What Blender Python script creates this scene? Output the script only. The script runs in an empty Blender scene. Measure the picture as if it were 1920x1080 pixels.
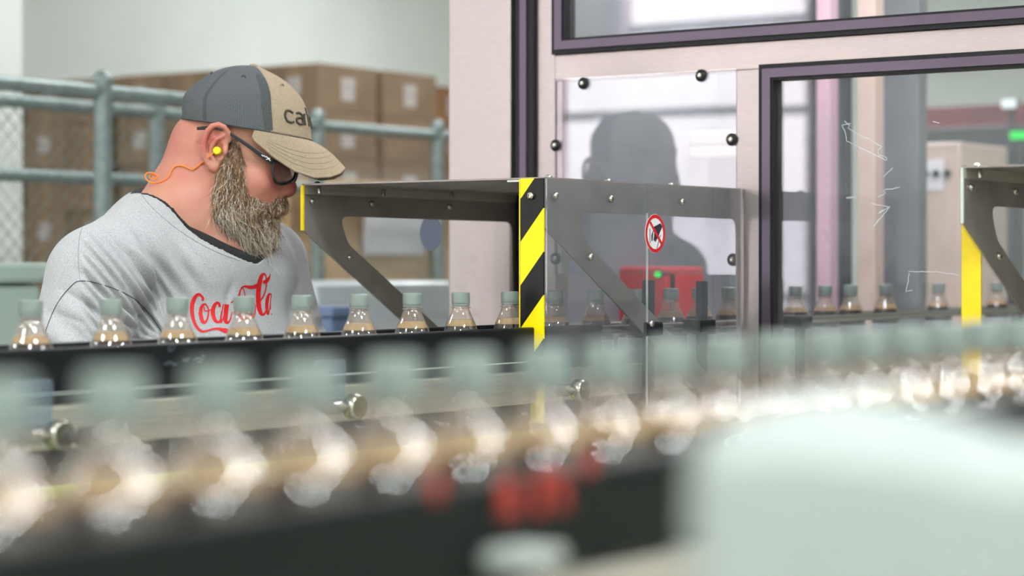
import bpy, bmesh, math, random
import numpy as np
from mathutils import Vector, Matrix
from mathutils.bvhtree import BVHTree

random.seed(7)
np.random.seed(7)
SC = bpy.context.scene
COL = SC.collection

# ------------------------------------------------------------------ camera
# world axes: x runs along the bottle conveyors, y across them, z up
PHI = math.radians(34.8)
SN, CS = math.sin(PHI), math.cos(PHI)
F = 4000.0                      # focal length in pixels of a 1920 px frame
HOR = 494.0                     # horizon row
CAM = Vector((-1.924, -2.102, 1.4))

cam_data = bpy.data.cameras.new('camera')
cam = bpy.data.objects.new('camera', cam_data)
COL.objects.link(cam)
cam.location = CAM
cam.rotation_euler = (math.radians(90), 0, -(math.pi / 2 - PHI))
cam_data.sensor_width = 36
cam_data.lens = F / 1920 * 36
cam_data.shift_y = -(540 - HOR) / 1920
cam_data.clip_start = 0.05
cam_data.dof.use_dof = True
cam_data.dof.focus_distance = 3.68
cam_data.dof.aperture_fstop = 3.1
SC.camera = cam

# ------------------------------------------------------------------ light
world = bpy.data.worlds.new('world')
SC.world = world
world.use_nodes = True
world.node_tree.nodes['Background'].inputs[0].default_value = (0.9, 0.95, 1.0, 1)
world.node_tree.nodes['Background'].inputs[1].default_value = 0.25
LAMP = 118.0          # radiance of the ceiling lamps
DOORLIGHT = 10.5     # radiance of the daylit dock door
MACHINE_FILL = 14.0  # radiance of the fill light added inside the machine
SC.view_settings.view_transform = 'Standard'
SC.view_settings.look = 'None'
SC.view_settings.gamma = 1.0
SC.view_settings.use_curve_mapping = False
SC.view_settings.exposure = 0.0


# ------------------------------------------------------------------ helpers
def ray(px, py):
    a = (px - 960) / F
    return Vector((SN * a + CS, -CS * a + SN, (HOR - py) / F))


def at(px, py, Y):
    """point seen at a pixel at view depth Y"""
    return CAM + ray(px, py) * Y


def on_x(x, px, py):
    r = ray(px, py)
    return CAM + r * ((x - CAM.x) / r.x)


def on_y(y, px, py):
    r = ray(px, py)
    return CAM + r * ((y - CAM.y) / r.y)


class MB:
    """collects shapes and links them as one mesh object"""

    def __init__(self):
        self.v = []
        self.f = []

    def add(self, v, f):
        b = len(self.v)
        self.v += [tuple(p) for p in v]
        self.f += [tuple(i + b for i in q) for q in f]
        return self

    def box(self, lo, hi, bev=0.0):
        x0, y0, z0 = lo
        x1, y1, z1 = hi
        if x0 > x1: x0, x1 = x1, x0
        if y0 > y1: y0, y1 = y1, y0
        if z0 > z1: z0, z1 = z1, z0
        if bev <= 0:
            v = [(x0, y0, z0), (x1, y0, z0), (x1, y1, z0), (x0, y1, z0), (x0, y0, z1), (x1, y0, z1), (x1, y1, z1), (x0, y1, z1)]
            return self.add(v, [(3, 2, 1, 0), (4, 5, 6, 7), (0, 1, 5, 4), (1, 2, 6, 5), (2, 3, 7, 6), (3, 0, 4, 7)])
        bm = bmesh.new()
        bmesh.ops.create_cube(bm, size=1)
        for q in bm.verts:
            q.co = Vector(((x0 + x1) / 2 + q.co.x * (x1 - x0), (y0 + y1) / 2 + q.co.y * (y1 - y0), (z0 + z1) / 2 + q.co.z * (z1 - z0)))
        bmesh.ops.bevel(bm, geom=bm.edges[:], offset=bev, segments=2, affect='EDGES', profile=0.5)
        return self.bm(bm)

    def bm(self, bm):
        bm.verts.index_update()
        self.add([q.co.copy() for q in bm.verts], [[q.index for q in f.verts] for f in bm.faces])
        bm.free()
        return self

    def tube(self, pts, r, n=8, cap=True, close=False):
        pts = [Vector(p) for p in pts]
        m = len(pts)
        rs = r if isinstance(r, (list, tuple)) else [r] * m
        b = len(self.v)
        up = None
        for i, p in enumerate(pts):
            if close:
                t = pts[(i + 1) % m] - pts[i - 1]
            else:
                t = pts[min(i + 1, m - 1)] - pts[max(i - 1, 0)]
            t.normalize()
            if up is None:
                up = Vector((0, 0, 1)) if abs(t.z) < 0.9 else Vector((1, 0, 0))
            s = t.cross(up)
            if s.length < 1e-6:
                s = t.orthogonal()
            s.normalize()
            up = s.cross(t).normalized()
            for k in range(n):
                a = 2 * math.pi * k / n
                self.v.append(tuple(p + s * (rs[i] * math.cos(a)) + up * (rs[i] * math.sin(a))))
        seg = m if close else m - 1
        for i in range(seg):
            j = (i + 1) % m
            for k in range(n):
                l = (k + 1) % n
                self.f.append((b + i * n + k, b + i * n + l, b + j * n + l, b + j * n + k))
        if cap and not close:
            self.f.append(tuple(b + k for k in range(n))[::-1])
            self.f.append(tuple(b + (m - 1) * n + k for k in range(n)))
        return self

    def lathe(self, prof, n=32, axis=(0, 0, 1), o=(0, 0, 0), caps=True):
        """prof: list of (radius, height) about an axis"""
        ax = Vector(axis).normalized()
        s = ax.orthogonal().normalized()
        t = ax.cross(s)
        o = Vector(o)
        b = len(self.v)
        for r, h in prof:
            for k in range(n):
                a = 2 * math.pi * k / n
                self.v.append(tuple(o + ax * h + s * (r * math.cos(a)) + t * (r * math.sin(a))))
        for i in range(len(prof) - 1):
            for k in range(n):
                l = (k + 1) % n
                self.f.append((b + i * n + k, b + i * n + l, b + (i + 1) * n + l, b + (i + 1) * n + k))
        if caps:
            self.f.append(tuple(b + k for k in range(n))[::-1])
            self.f.append(tuple(b + (len(prof) - 1) * n + k for k in range(n)))
        return self

    def prism(self, poly, fn, t0, t1):
        """poly of 2-d points, fn(a, b, t) -> 3-d point; extruded between t0 and t1"""
        n = len(poly)
        v = [fn(a, b, t0) for a, b in poly] + [fn(a, b, t1) for a, b in poly]
        f = [tuple(range(n))[::-1], tuple(range(n, 2 * n))]
        f += [(i, (i + 1) % n, n + (i + 1) % n, n + i) for i in range(n)]
        return self.add(v, f)

    def ring(self, outer, inner, fn, t0, t1):
        """two loops of equal length, extruded"""
        n = len(outer)
        v = [fn(a, b, t) for t in (t0, t1) for lp in (outer, inner) for a, b in lp]
        f = []
        for i in range(n):
            j = (i + 1) % n
            f += [(i, j, n + j, n + i), (2 * n + j, 2 * n + i, 3 * n + i, 3 * n + j),
                  (j, i, 2 * n + i, 2 * n + j), (n + i, n + j, 3 * n + j, 3 * n + i)]
        return self.add(v, f)

    def build(self, name, material=None, parent=None, smooth=False, loc=None, fix=True):
        me = bpy.data.meshes.new(name)
        me.from_pydata(self.v, [], self.f)
        if fix:
            bm = bmesh.new()
            bm.from_mesh(me)
            bmesh.ops.recalc_face_normals(bm, faces=bm.faces[:])
            bm.to_mesh(me)
            bm.free()
        o = bpy.data.objects.new(name, me)
        COL.objects.link(o)
        if material is not None:
            me.materials.append(material)
        if parent is not None:
            o.parent = parent
        if loc is not None:
            o.location = loc
        if smooth:
            smooth_by_angle(me, smooth if isinstance(smooth, float) else 40.0)
        return o


def smooth_by_angle(me, deg):
    bm = bmesh.new()
    bm.from_mesh(me)
    lim = math.radians(deg)
    for f in bm.faces:
        f.smooth = True
    for e in bm.edges:
        if len(e.link_faces) == 2 and e.calc_face_angle(0) > lim:
            e.smooth = False
    bm.to_mesh(me)
    bm.free()


def tag(o, label=None, cat=None, group=None, kind=None):
    if label: o['label'] = label
    if cat: o['category'] = cat
    if group: o['group'] = group
    if kind: o['kind'] = kind
    return o


def empty(name, loc=(0, 0, 0), rz=0.0, parent=None):
    o = bpy.data.objects.new(name, None)
    COL.objects.link(o)
    o.location = loc
    o.rotation_euler = (0, 0, rz)
    o.empty_display_size = 0.05
    if parent is not None:
        o.parent = parent
    return o


def kids(o, table):
    return table.get(o, [])


def copy_tree(o, table, parent=None):
    c = o.copy()
    COL.objects.link(c)
    if parent is not None:
        c.parent = parent
    for ch in table.get(o, []):
        copy_tree(ch, table, c)
    return c


def child_table():
    t = {}
    for o in bpy.data.objects:
        if o.parent:
            t.setdefault(o.parent, []).append(o)
    return t


ORD = ['zeroth', 'first', 'second', 'third', 'fourth', 'fifth', 'sixth', 'seventh', 'eighth', 'ninth', 'tenth', 'eleventh',
       'twelfth', 'thirteenth', 'fourteenth', 'fifteenth', 'sixteenth', 'seventeenth', 'eighteenth', 'nineteenth', 'twentieth']


# ------------------------------------------------------------------ materials
def lin(r, g, b):
    f = lambda c: (c / 255 / 12.92) if c / 255 <= 0.04045 else ((c / 255 + 0.055) / 1.055) ** 2.4
    return (f(r), f(g), f(b), 1)


class NT:
    def __init__(self, name):
        self.m = bpy.data.materials.new(name)
        self.m.use_nodes = True
        self.t = self.m.node_tree
        self.t.nodes.clear()
        self.out = self.t.nodes.new('ShaderNodeOutputMaterial')

    def n(self, kind, **kw):
        nd = self.t.nodes.new('ShaderNode' + kind)
        for k, v in kw.items():
            setattr(nd, k, v)
        return nd

    def l(self, a, b):
        self.t.links.new(a, b)

    def math(self, op, a, b=None):
        nd = self.n('Math', operation=op)
        for i, q in enumerate((a, b)):
            if q is None: continue
            if isinstance(q, (int, float)):
                nd.inputs[i].default_value = q
            else:
                self.l(q, nd.inputs[i])
        return nd.outputs[0]


def mat(name, col, rough=0.5, metal=0.0, col2=None, nscale=20, stretch=None, bump=0.0, bscale=200, spec=0.5, sheen=0, detail=3, sss=0.0,
        rough2=None, contrast=0.35):
    k = NT(name)
    p = k.n('BsdfPrincipled')
    k.l(p.outputs[0], k.out.inputs[0])
    p.inputs['Base Color'].default_value = col
    p.inputs['Roughness'].default_value = rough
    p.inputs['Metallic'].default_value = metal
    p.inputs['Specular IOR Level'].default_value = spec
    if sheen:
        p.inputs['Sheen Weight'].default_value = sheen
    if sss:
        p.inputs['Subsurface Weight'].default_value = sss
        p.inputs['Subsurface Radius'].default_value = (0.012, 0.005, 0.003)
        p.inputs['Subsurface Scale'].default_value = 0.6
    tc = k.n('TexCoord').outputs['Object']
    if stretch:
        mp = k.n('Mapping')
        k.l(tc, mp.inputs[0])
        mp.inputs['Scale'].default_value = stretch
        tc2 = mp.outputs[0]
    else:
        tc2 = tc
    if col2 is not None or rough2 is not None:
        nz = k.n('TexNoise')
        k.l(tc2, nz.inputs['Vector'])
        nz.inputs['Scale'].default_value = nscale
        nz.inputs['Detail'].default_value = detail
        rp = k.n('MapRange')
        k.l(nz.outputs[0], rp.inputs[0])
        rp.inputs[1].default_value = 0.5 - contrast / 2
        rp.inputs[2].default_value = 0.5 + contrast / 2
        if col2 is not None:
            mx = k.n('Mix', data_type='RGBA')
            k.l(rp.outputs[0], mx.inputs[0])
            mx.inputs[6].default_value = col
            mx.inputs[7].default_value = col2
            k.l(mx.outputs[2], p.inputs['Base Color'])
        if rough2 is not None:
            mr = k.n('MapRange')
            k.l(rp.outputs[0], mr.inputs[0])
            mr.inputs[3].default_value = rough
            mr.inputs[4].default_value = rough2
            k.l(mr.outputs[0], p.inputs['Roughness'])
    if bump:
        nb = k.n('TexNoise')
        k.l(tc2, nb.inputs['Vector'])
        nb.inputs['Scale'].default_value = bscale
        nb.inputs['Detail'].default_value = 2
        bp = k.n('Bump')
        bp.inputs['Strength'].default_value = bump
        bp.inputs['Distance'].default_value = 0.002
        k.l(nb.outputs[0], bp.inputs['Height'])
        k.l(bp.outputs[0], p.inputs['Normal'])
    return k.m


def emis(name, col, strength):
    k = NT(name)
    e = k.n('Emission')
    e.inputs[0].default_value = col
    e.inputs[1].default_value = strength
    k.l(e.outputs[0], k.out.inputs[0])
    return k.m


def clear(name, tint=(1, 1, 1, 1), haze=0.0, hazecol=(0.8, 0.8, 0.85, 1), ior=1.5, rough=0.02, gain=1.0, nhaze=0.0, zhaze=None):
    """thin clear plastic: sees through, mirrors by the Fresnel law, plus a little milky haze"""
    k = NT(name)
    tr = k.n('BsdfTransparent')
    tr.inputs[0].default_value = tint
    gl = k.n('BsdfGlossy')
    gl.inputs['Roughness'].default_value = rough
    lw = k.n('LayerWeight')          # Schlick's law on the facing angle, the same from both sides of the sheet
    lw.inputs[0].default_value = 0.5
    f0 = ((ior - 1) / (ior + 1)) ** 2
    sch = k.math('ADD', k.math('MULTIPLY', k.math('POWER', lw.outputs['Facing'], 5.0), 1 - f0), f0)
    g = k.math('MINIMUM', k.math('MULTIPLY', sch, gain), 1.0)
    base = tr.outputs[0]
    if haze:
        df = k.n('BsdfDiffuse')
        df.inputs[0].default_value = hazecol
        mh = k.n('MixShader')
        if nhaze:
            nz = k.n('TexNoise')
            nz.inputs['Scale'].default_value = nhaze
            nz.inputs['Detail'].default_value = 6
            k.l(k.n('TexCoord').outputs['Object'], nz.inputs['Vector'])
            mr = k.n('MapRange')
            k.l(nz.outputs[0], mr.inputs[0])
            mr.inputs[1].default_value = 0.3
            mr.inputs[2].default_value = 0.7
            mr.inputs[3].default_value = haze * 0.3
            mr.inputs[4].default_value = haze * 1.6
            k.l(mr.outputs[0], mh.inputs[0])
        elif zhaze:
            sx = k.n('SeparateXYZ')
            k.l(k.n('TexCoord').outputs['Object'], sx.inputs[0])
            mr = k.n('MapRange')
            k.l(sx.outputs[2], mr.inputs[0])
            mr.inputs[1].default_value = zhaze[0]
            mr.inputs[2].default_value = zhaze[1]
            mr.inputs[3].default_value = 0.02
            mr.inputs[4].default_value = haze
            k.l(mr.outputs[0], mh.inputs[0])
        else:
            mh.inputs[0].default_value = haze
        k.l(base, mh.inputs[1])
        k.l(df.outputs[0], mh.inputs[2])
        base = mh.outputs[0]
    mx = k.n('MixShader')
    k.l(g, mx.inputs[0])
    k.l(base, mx.inputs[1])
    k.l(gl.outputs[0], mx.inputs[2])
    k.l(mx.outputs[0], k.out.inputs[0])
    return k.m


def stripes(name, c1, c2, period, slope, duty=0.5, rough=0.35):
    """diagonal hazard stripes printed across local y and z"""
    k = NT(name)
    p = k.n('BsdfPrincipled')
    k.l(p.outputs[0], k.out.inputs[0])
    p.inputs['Roughness'].default_value = rough
    p.inputs['Specular IOR Level'].default_value = 0.2
    sx = k.n('SeparateXYZ')
    k.l(k.n('TexCoord').outputs['Object'], sx.inputs[0])
    s = k.math('ADD', sx.outputs[2], k.math('MULTIPLY', sx.outputs[1], slope))
    fr = k.math('FRACT', k.math('DIVIDE', k.math('ADD', s, 0.1201), period))
    st = k.math('LESS_THAN', fr, duty)
    mx = k.n('Mix', data_type='RGBA')
    k.l(st, mx.inputs[0])
    mx.inputs[6].default_value = c1
    mx.inputs[7].default_value = c2
    k.l(mx.outputs[2], p.inputs['Base Color'])
    return k.m


M = {}
M['wall'] = mat('wall_paint', lin(226, 228, 222), 0.8, col2=lin(216, 219, 214), nscale=1.2)
M['floor'] = mat('concrete_floor', lin(176, 174, 160), 0.45, col2=lin(150, 148, 136), nscale=3)
M['ceiling'] = mat('ceiling_paint', lin(225, 226, 224), 0.9, col2=lin(205, 206, 204), nscale=1.0)
M['steel'] = mat('brushed_steel', lin(184, 174, 173), 0.38, 1.0, col2=lin(174, 165, 164), nscale=6, stretch=(8, 8, 120), contrast=0.6, rough2=0.46, bump=0.03, bscale=40)
M['steel_h'] = mat('brushed_steel_flat', lin(186, 175, 172), 0.36, 1.0, col2=lin(176, 166, 163), nscale=6, stretch=(8, 8, 120), contrast=0.6, rough2=0.46)
M['plate'] = mat('dull_steel_plate', lin(160, 151, 146), 0.5, 0.55, col2=lin(136, 128, 124), nscale=14, contrast=0.5, rough2=0.5)
M['strip'] = mat('grey_steel_strip', lin(190, 184, 174), 0.5, 0.55, col2=lin(172, 166, 156), nscale=8, stretch=(1, 8, 30))
M['bolt'] = mat('bolt_steel', lin(210, 206, 196), 0.22, 1.0, col2=lin(170, 166, 158), nscale=300)
M['black'] = mat('black_plastic', lin(14, 16, 19), 0.42, spec=0.25, col2=lin(27, 31, 35), nscale=12, stretch=(1, 5, 40))
M['rail'] = mat('black_rail_plastic', lin(11, 13, 17), 0.42, spec=0.22, col2=lin(18, 21, 25), nscale=9, stretch=(1, 5, 30), rough2=0.5)
M['rail2'] = mat('charcoal_rail_plastic', lin(19, 23, 20), 0.5, spec=0.2, col2=lin(14, 18, 16), nscale=5, stretch=(1, 5, 30))
M['purple'] = mat('anodised_profile', lin(98, 87, 100), 0.38, 0.7, col2=lin(92, 82, 94), nscale=4)
M['rubber'] = mat('black_rubber', lin(18, 17, 21), 0.5, spec=0.3, col2=lin(25, 24, 28), nscale=60)
M['belt'] = mat('conveyor_belt', lin(70, 72, 74), 0.5, col2=lin(50, 52, 54), nscale=40)
M['lime'] = mat('lime_strip', lin(186, 214, 40), 0.45, col2=lin(170, 200, 36), nscale=20)
M['green'] = mat('green_strip', lin(40, 128, 84), 0.45, col2=lin(34, 112, 74), nscale=20)
M['yellow'] = mat('yellow_tape', lin(238, 208, 10), 0.4, col2=lin(226, 196, 10), nscale=30)
M['hazard'] = stripes('hazard_tape', lin(244, 222, 10), lin(18, 18, 16), 0.1467, 1.21, 0.497)
M['white_sticker'] = mat('white_sticker', lin(232, 234, 236), 0.45, col2=lin(224, 226, 230), nscale=40)
M['red_paint'] = mat('dull_red_paint', lin(158, 50, 38), 0.6, col2=lin(140, 42, 32), nscale=30)
M['red_print'] = mat('red_print', lin(214, 18, 26), 0.5, col2=lin(196, 16, 22), nscale=60)
M['black_print'] = mat('black_print', lin(32, 30, 42), 0.5, col2=lin(40, 38, 48), nscale=60)
M['red_machine'] = mat('red_enamel', lin(196, 40, 48), 0.4, col2=lin(176, 34, 44), nscale=8)
M['grey_machine'] = mat('grey_enamel', lin(120, 124, 128), 0.4, col2=lin(104, 108, 112), nscale=6)
M['dark_machine'] = mat('dark_enamel', lin(58, 62, 68), 0.4, col2=lin(48, 52, 58), nscale=6)
M['pink_panel'] = mat('pale_panel', lin(226, 190, 204), 0.5, col2=lin(212, 176, 192), nscale=4)
M['beige'] = mat('beige_enamel', lin(206, 184, 172), 0.45, col2=lin(194, 172, 160), nscale=6)
M['ship_label'] = mat('shipping_label', lin(188, 184, 182), 0.7, col2=lin(168, 162, 158), nscale=30)
M['paper'] = mat('white_paper', lin(236, 234, 238), 0.7, col2=lin(226, 224, 230), nscale=30)
M['carton'] = mat('cardboard', lin(140, 117, 94), 0.75, col2=lin(124, 103, 82), nscale=5)
M['carton2'] = mat('cardboard_dark', lin(140, 100, 66), 0.75, col2=lin(122, 86, 56), nscale=5)
M['carton3'] = mat('cardboard_tan', lin(204, 168, 122), 0.75, col2=lin(190, 152, 108), nscale=4)
M['tape'] = mat('packing_tape', lin(150, 122, 92), 0.3, col2=lin(140, 112, 84), nscale=20)
M['wood'] = mat('pallet_wood', lin(176, 142, 100), 0.7, col2=lin(150, 118, 80), nscale=10, stretch=(1, 8, 8))
M['galv'] = mat('galvanised_pipe', lin(146, 156, 154), 0.45, 0.55, col2=lin(124, 136, 134), nscale=30)
M['wrap'] = mat('stretch_wrap', lin(214, 220, 222), 0.3, col2=lin(196, 206, 212), nscale=9, stretch=(1, 1, 4), bump=0.4, bscale=20)
M['pale_green'] = mat('pale_bin_plastic', lin(178, 194, 184), 0.5, col2=lin(168, 184, 174), nscale=6)
M['white_plastic'] = mat('white_plastic', lin(156, 162, 158), 0.75, spec=0.2, col2=lin(149, 155, 151), nscale=5)
M['blue_plastic'] = mat('dull_blue_plastic', lin(120, 140, 176), 0.5, col2=lin(110, 130, 164), nscale=5)
M['cap_plastic'] = mat('sage_grey_plastic', lin(124, 134, 128), 0.42, col2=lin(116, 127, 121), nscale=60)
M['liquid'] = mat('cola', lin(26, 12, 8), 0.12, col2=lin(34, 16, 10), nscale=30)
M['foam'] = mat('tan_foam', lin(164, 132, 86), 0.6, col2=lin(180, 150, 104), nscale=160, detail=4)
M['label'] = mat('silver_label', lin(176, 178, 186), 0.35, 0.5, col2=lin(160, 162, 172), nscale=30)
M['pet'] = clear('clear_pet', (0.93, 0.91, 0.88, 1), haze=0.24, hazecol=(0.50, 0.42, 0.36, 1), ior=1.6, rough=0.03, gain=1.9, zhaze=(0.178, 0.192))
M['poly'] = clear('clear_polycarbonate', (0.92, 0.93, 0.95, 1), haze=0.045, hazecol=(0.72, 0.72, 0.8, 1), nhaze=7.0)
M['poly_clean'] = clear('clear_panel', (0.97, 0.975, 0.97, 1), haze=0.02, nhaze=5.0)
M['glass'] = clear('machine_window', (0.92, 0.94, 0.95, 1), haze=0.03, nhaze=4.0, gain=1.25)
M['poly_edge'] = mat('panel_edge', lin(206, 212, 206), 0.3, col2=lin(190, 198, 192), nscale=60)
M['scratch'] = mat('scratch_white', lin(206, 214, 216), 0.6, col2=lin(190, 200, 204), nscale=90)
M['lamp'] = emis('lamp_glow', (0.93, 0.985, 1.0, 1), LAMP)
M['doorlight'] = emis('daylight_door', (1.0, 0.93, 0.965, 1), DOORLIGHT)
M['machine_fill'] = emis('machine_fill_glow', (1.0, 0.95, 0.98, 1), MACHINE_FILL)
M['led'] = emis('green_led', (0.05, 1.0, 0.15, 1), 1.1)
M['dim_lamp'] = emis('dim_lamp_glow', (0.95, 1.0, 1.0, 1), 1.3)
M['dull_red'] = mat('dull_red_enamel', lin(128, 56, 64), 0.5, col2=lin(112, 48, 56), nscale=8)


def sticker():
    """thin printed film that lets the light behind it glow through"""
    k = NT('sticker_back')
    d = k.n('BsdfDiffuse')
    t = k.n('BsdfTranslucent')
    for q in (d, t):
        q.inputs[0].default_value = lin(214, 218, 236)
    m = k.n('MixShader')
    m.inputs[0].default_value = 0.65
    k.l(d.outputs[0], m.inputs[1])
    k.l(t.outputs[0], m.inputs[2])
    k.l(m.outputs[0], k.out.inputs[0])
    return k.m


M['lav_sticker'] = sticker()

# ------------------------------------------------------------------ the hall
UX0, UX1, WY0, WY1, CEIL = -7.0, 13.0, -6.5, 8.2, 4.7


def struct(o):
    o['kind'] = 'structure'
    return o


DW0, DW1, DZ1 = 4.1, 5.75, 3.9       # the dock door in the left wall
struct(MB().box((UX0 - 0.2, WY0 - 0.2, -0.1), (UX1 + 0.2, WY1 + 0.2, 0)).build('floor', M['floor']))
struct(MB().box((UX0 - 0.2, WY0 - 0.2, CEIL), (UX1 + 0.2, WY1 + 0.2, CEIL + 0.1)).build('ceiling', M['ceiling']))
struct(MB().box((UX0 - 0.2, WY1, 0), (UX1 + 0.2, WY1 + 0.2, CEIL)).build('wall_back', M['wall']))
struct(MB().box((UX0 - 0.2, WY0 - 0.2, 0), (UX1 + 0.2, WY0, CEIL)).build('wall_front', M['wall']))
struct(MB().box((UX1, WY0, 0), (UX1 + 0.2, WY1, CEIL)).build('wall_right', M['wall']))
wl = MB()
wl.box((UX0 - 0.2, WY0, 0), (UX0, DW0, CEIL)).box((UX0 - 0.2, DW1, 0), (UX0, WY1, CEIL)).box((UX0 - 0.2, DW0, DZ1), (UX0, DW1, CEIL))
struct(wl.build('wall_left', M['wall']))
door = struct(MB().box((UX0 - 0.16, DW0, 0), (UX0 - 0.12, DW1, DZ1)).build('door_1', M['doorlight']))
for zz in (0.55, 1.15, 1.75, 2.38, 2.98, 3.5):
    MB().box((UX0 - 0.12, DW0, zz), (UX0 - 0.07, DW1, zz + 0.055)).build('door_rib', M['purple'], door)
for y0 in (DW0, DW1 - 0.12):
    MB().box((UX0 - 0.12, y0, 0), (UX0 + 0.02, y0 + 0.12, DZ1)).build('door_jamb', M['pink_panel'], door)

lamp0 = empty('ceiling_light', (0, 0, CEIL - 0.35))
MB().box((-0.42, -0.22, 0), (0.42, 0.22, 0.06), 0.01).build('housing', M['wall'], lamp0)
MB().box((-0.35, -0.15, -0.012), (0.35, 0.15, -0.001)).build('diffuser', M['lamp'], lamp0)
for sx in (-0.3, 0.3):
    MB().tube([(sx, 0, 0.06), (sx, 0, 0.35)], 0.006, 6).build('hanger', M['bolt'], lamp0)
tag(lamp0, 'white hanging factory lamp under the ceiling', 'lamp', 'rows of ceiling lamps above the hall')
tb = child_table()
LAMPS = [(-6.2, -0.8), (-6.2, -3.4), (-5.0, -5.6), (-2.4, -5.8), (0.4, -5.8), (3.2, -5.4), (-3.9, 0.9), (-3.4, -2.9), (-0.6, -3.6)]   # on the viewer's side
LAMPS += [(-0.4, -0.8), (3.4, -1.0), (4.6, 2.6), (8.0, 2.6), (-4.2, 6.2), (-0.6, 6.2), (9.8, 6.2)]
for k, (x, y) in enumerate(LAMPS):
    o = lamp0 if k == 0 else copy_tree(lamp0, tb)
    o.location = (x, y, CEIL - 0.35)

# pillar at the far left
pc = on_y(4.35, 42, 300)
struct(MB().box((pc.x - 0.7, 4.35, 0), (pc.x, 4.85, CEIL)).build('column', M['wall']))


# ------------------------------------------------------------------ chain-link fences
def fence(w, u0, u1, ztop, posts, rails, label):
    f = empty('chain_link_fence', (u0, w, 0))
    L = u1 - u0
    for z in rails:
        MB().tube([(0, 0, z), (L, 0, z)], 0.024, 10).build('rail', M['galv'], f, smooth=True)
    for u in posts:
        m = MB().tube([(u - u0, 0.0, 0), (u - u0, 0.0, ztop + 0.03)], 0.03, 12)
        m.lathe([(0.033, 0), (0.034, 0.015), (0.02, 0.035), (0.002, 0.042)], 12, o=(u - u0, 0, ztop + 0.03))
        m.build('post', M['galv'], f, smooth=True)
    m = MB()
    pitch = 0.058
    H = ztop - 0.04
    n = int((L + H) / pitch)
    for s in (1, -1):
        for i in range(n + 1):
            c = i * pitch
            # wire  x = c - z  (s=1)   or  x = c - H + z
            a = max(0.0, c - H)
            b = min(L, c)
            if b - a < 0.02: continue
            za, zb = c - a, c - b
            if s == -1:
                za, zb = H - za, H - zb
            m.tube([(a, 0.032 + 0.002 * s, za + 0.02), (b, 0.032 + 0.002 * s, zb + 0.02)], 0.0013, 3, cap=False)
    o = m.build('wire_mesh', M['galv'], f, fix=False)
    o['kind'] = 'stuff'
    tag(f, label, 'fence')
    return f


WA = at(0, 155, 6.49).y
WB = at(0, 187, 7.17).y
ua = [on_y(WA, p, 200).x for p in (-70, 193, 400)]
fence(WA, ua[0], ua[2], 1.95, ua, (1.95, 0.12), 'nearer galvanised chain-link fence, ending behind the cap of the bearded man')
ub = [on_y(WB, p, 200).x for p in (-60, 120, 294, 595, 820, 1000)]
fence(WB, ub[0], ub[5], 1.95, [ub[0], ub[2], ub[3], ub[4], ub[5]], (1.95, 1.70, 0.12), 'farther galvanised chain-link fence running behind the man to the steel machine post')


# ------------------------------------------------------------------ cartons
def carton_proto(sx, sy, sz, m, lab=True, name='carton'):
    """a carton whose corner is at the origin; a label on its -x and -y faces"""
    c = empty(name)
    MB().box((0.002, 0.002, 0.001), (sx - 0.002, sy - 0.002, sz - 0.001), 0.004).build('box', m, c)
    MB().box((0.0005, sy * 0.42, sz * 0.02), (0.0025, sy * 0.58, sz * 0.98)).build('tape_strip', M['tape'], c)
    if lab:
        MB().box((-0.0005, sy * 0.36, sz * 0.34), (0.002, sy * 0.62, sz * 0.74)).build('paper_label', M['ship_label'], c)
        MB().box((sx * 0.38, -0.0005, sz * 0.25), (sx * 0.60, 0.002, sz * 0.74)).build('paper_label', M['ship_label'], c)
    return c


A0 = at(600, 117, 9.6)
bx, by, bz = 0.42, 0.305, 0.2155
protoA = carton_proto(bx, by, bz, M['carton'])
protoB = carton_proto(bx, by, bz, M['carton'], lab=False)
protoC = carton_proto(0.42, 0.3, bz, M['carton2'])
protoD = carton_proto(0.44, 0.36, 0.26, M['carton3'], lab=False)
tb = child_table()
used = set()


def place(proto, loc, label, group):
    o = proto if proto.name not in used else copy_tree(proto, tb)
    used.add(proto.name)
    o.location = loc
    tag(o, label, 'carton', group)
    return o


rng = random.Random(3)
for lay in range(10):
    z = A0.z - (lay + 1) * bz
    for j in range(7):
        gap = 0.05 * (j // 2)
        jit = rng.uniform(-0.012, 0.012)
        pr = protoB if rng.random() < 0.45 else protoA
        place(pr, (A0.x + jit, A0.y + j * by + gap, z),
              'brown carton in tall far stack, %s layer down, %s from its near corner' % (ORD[lay + 1], ORD[j + 1]),
              'brown cartons stacked behind the fences')
    place(protoA if lay % 2 == 0 else protoB, (A0.x + 0.457 + rng.uniform(-0.01, 0.01), A0.y, z),
          'brown carton on the machine side of tall far stack, %s layer down' % ORD[lay + 1],
          'brown cartons stacked behind the fences')


def pallet(x, y, sx, sy, h, label):
    p = empty('pallet', (x, y, 0))
    n = max(3, int(sy / 0.22))
    bw = sy / (n + (n - 1) * 0.6)
    for i in range(n):
        MB().box((0, i * bw * 1.6, h - 0.022), (sx, i * bw * 1.6 + bw, h)).build('deck_board', M['wood'], p)
    for q in (0.0, (sx - 0.1) / 2, sx - 0.1):
        MB().box((q, 0, 0.0), (q + 0.1, sy, h - 0.0225)).build('runner', M['wood'], p)
    tag(p, label, 'pallet')


hA = A0.z - 10 * bz
pallet(A0.x, A0.y, 0.9, 1.15, hA, 'wooden pallet under the near half of the tall far carton stack')
pallet(A0.x, A0.y + 1.2, 0.9, 1.15, hA, 'wooden pallet under the far half of the tall far carton stack')

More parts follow.
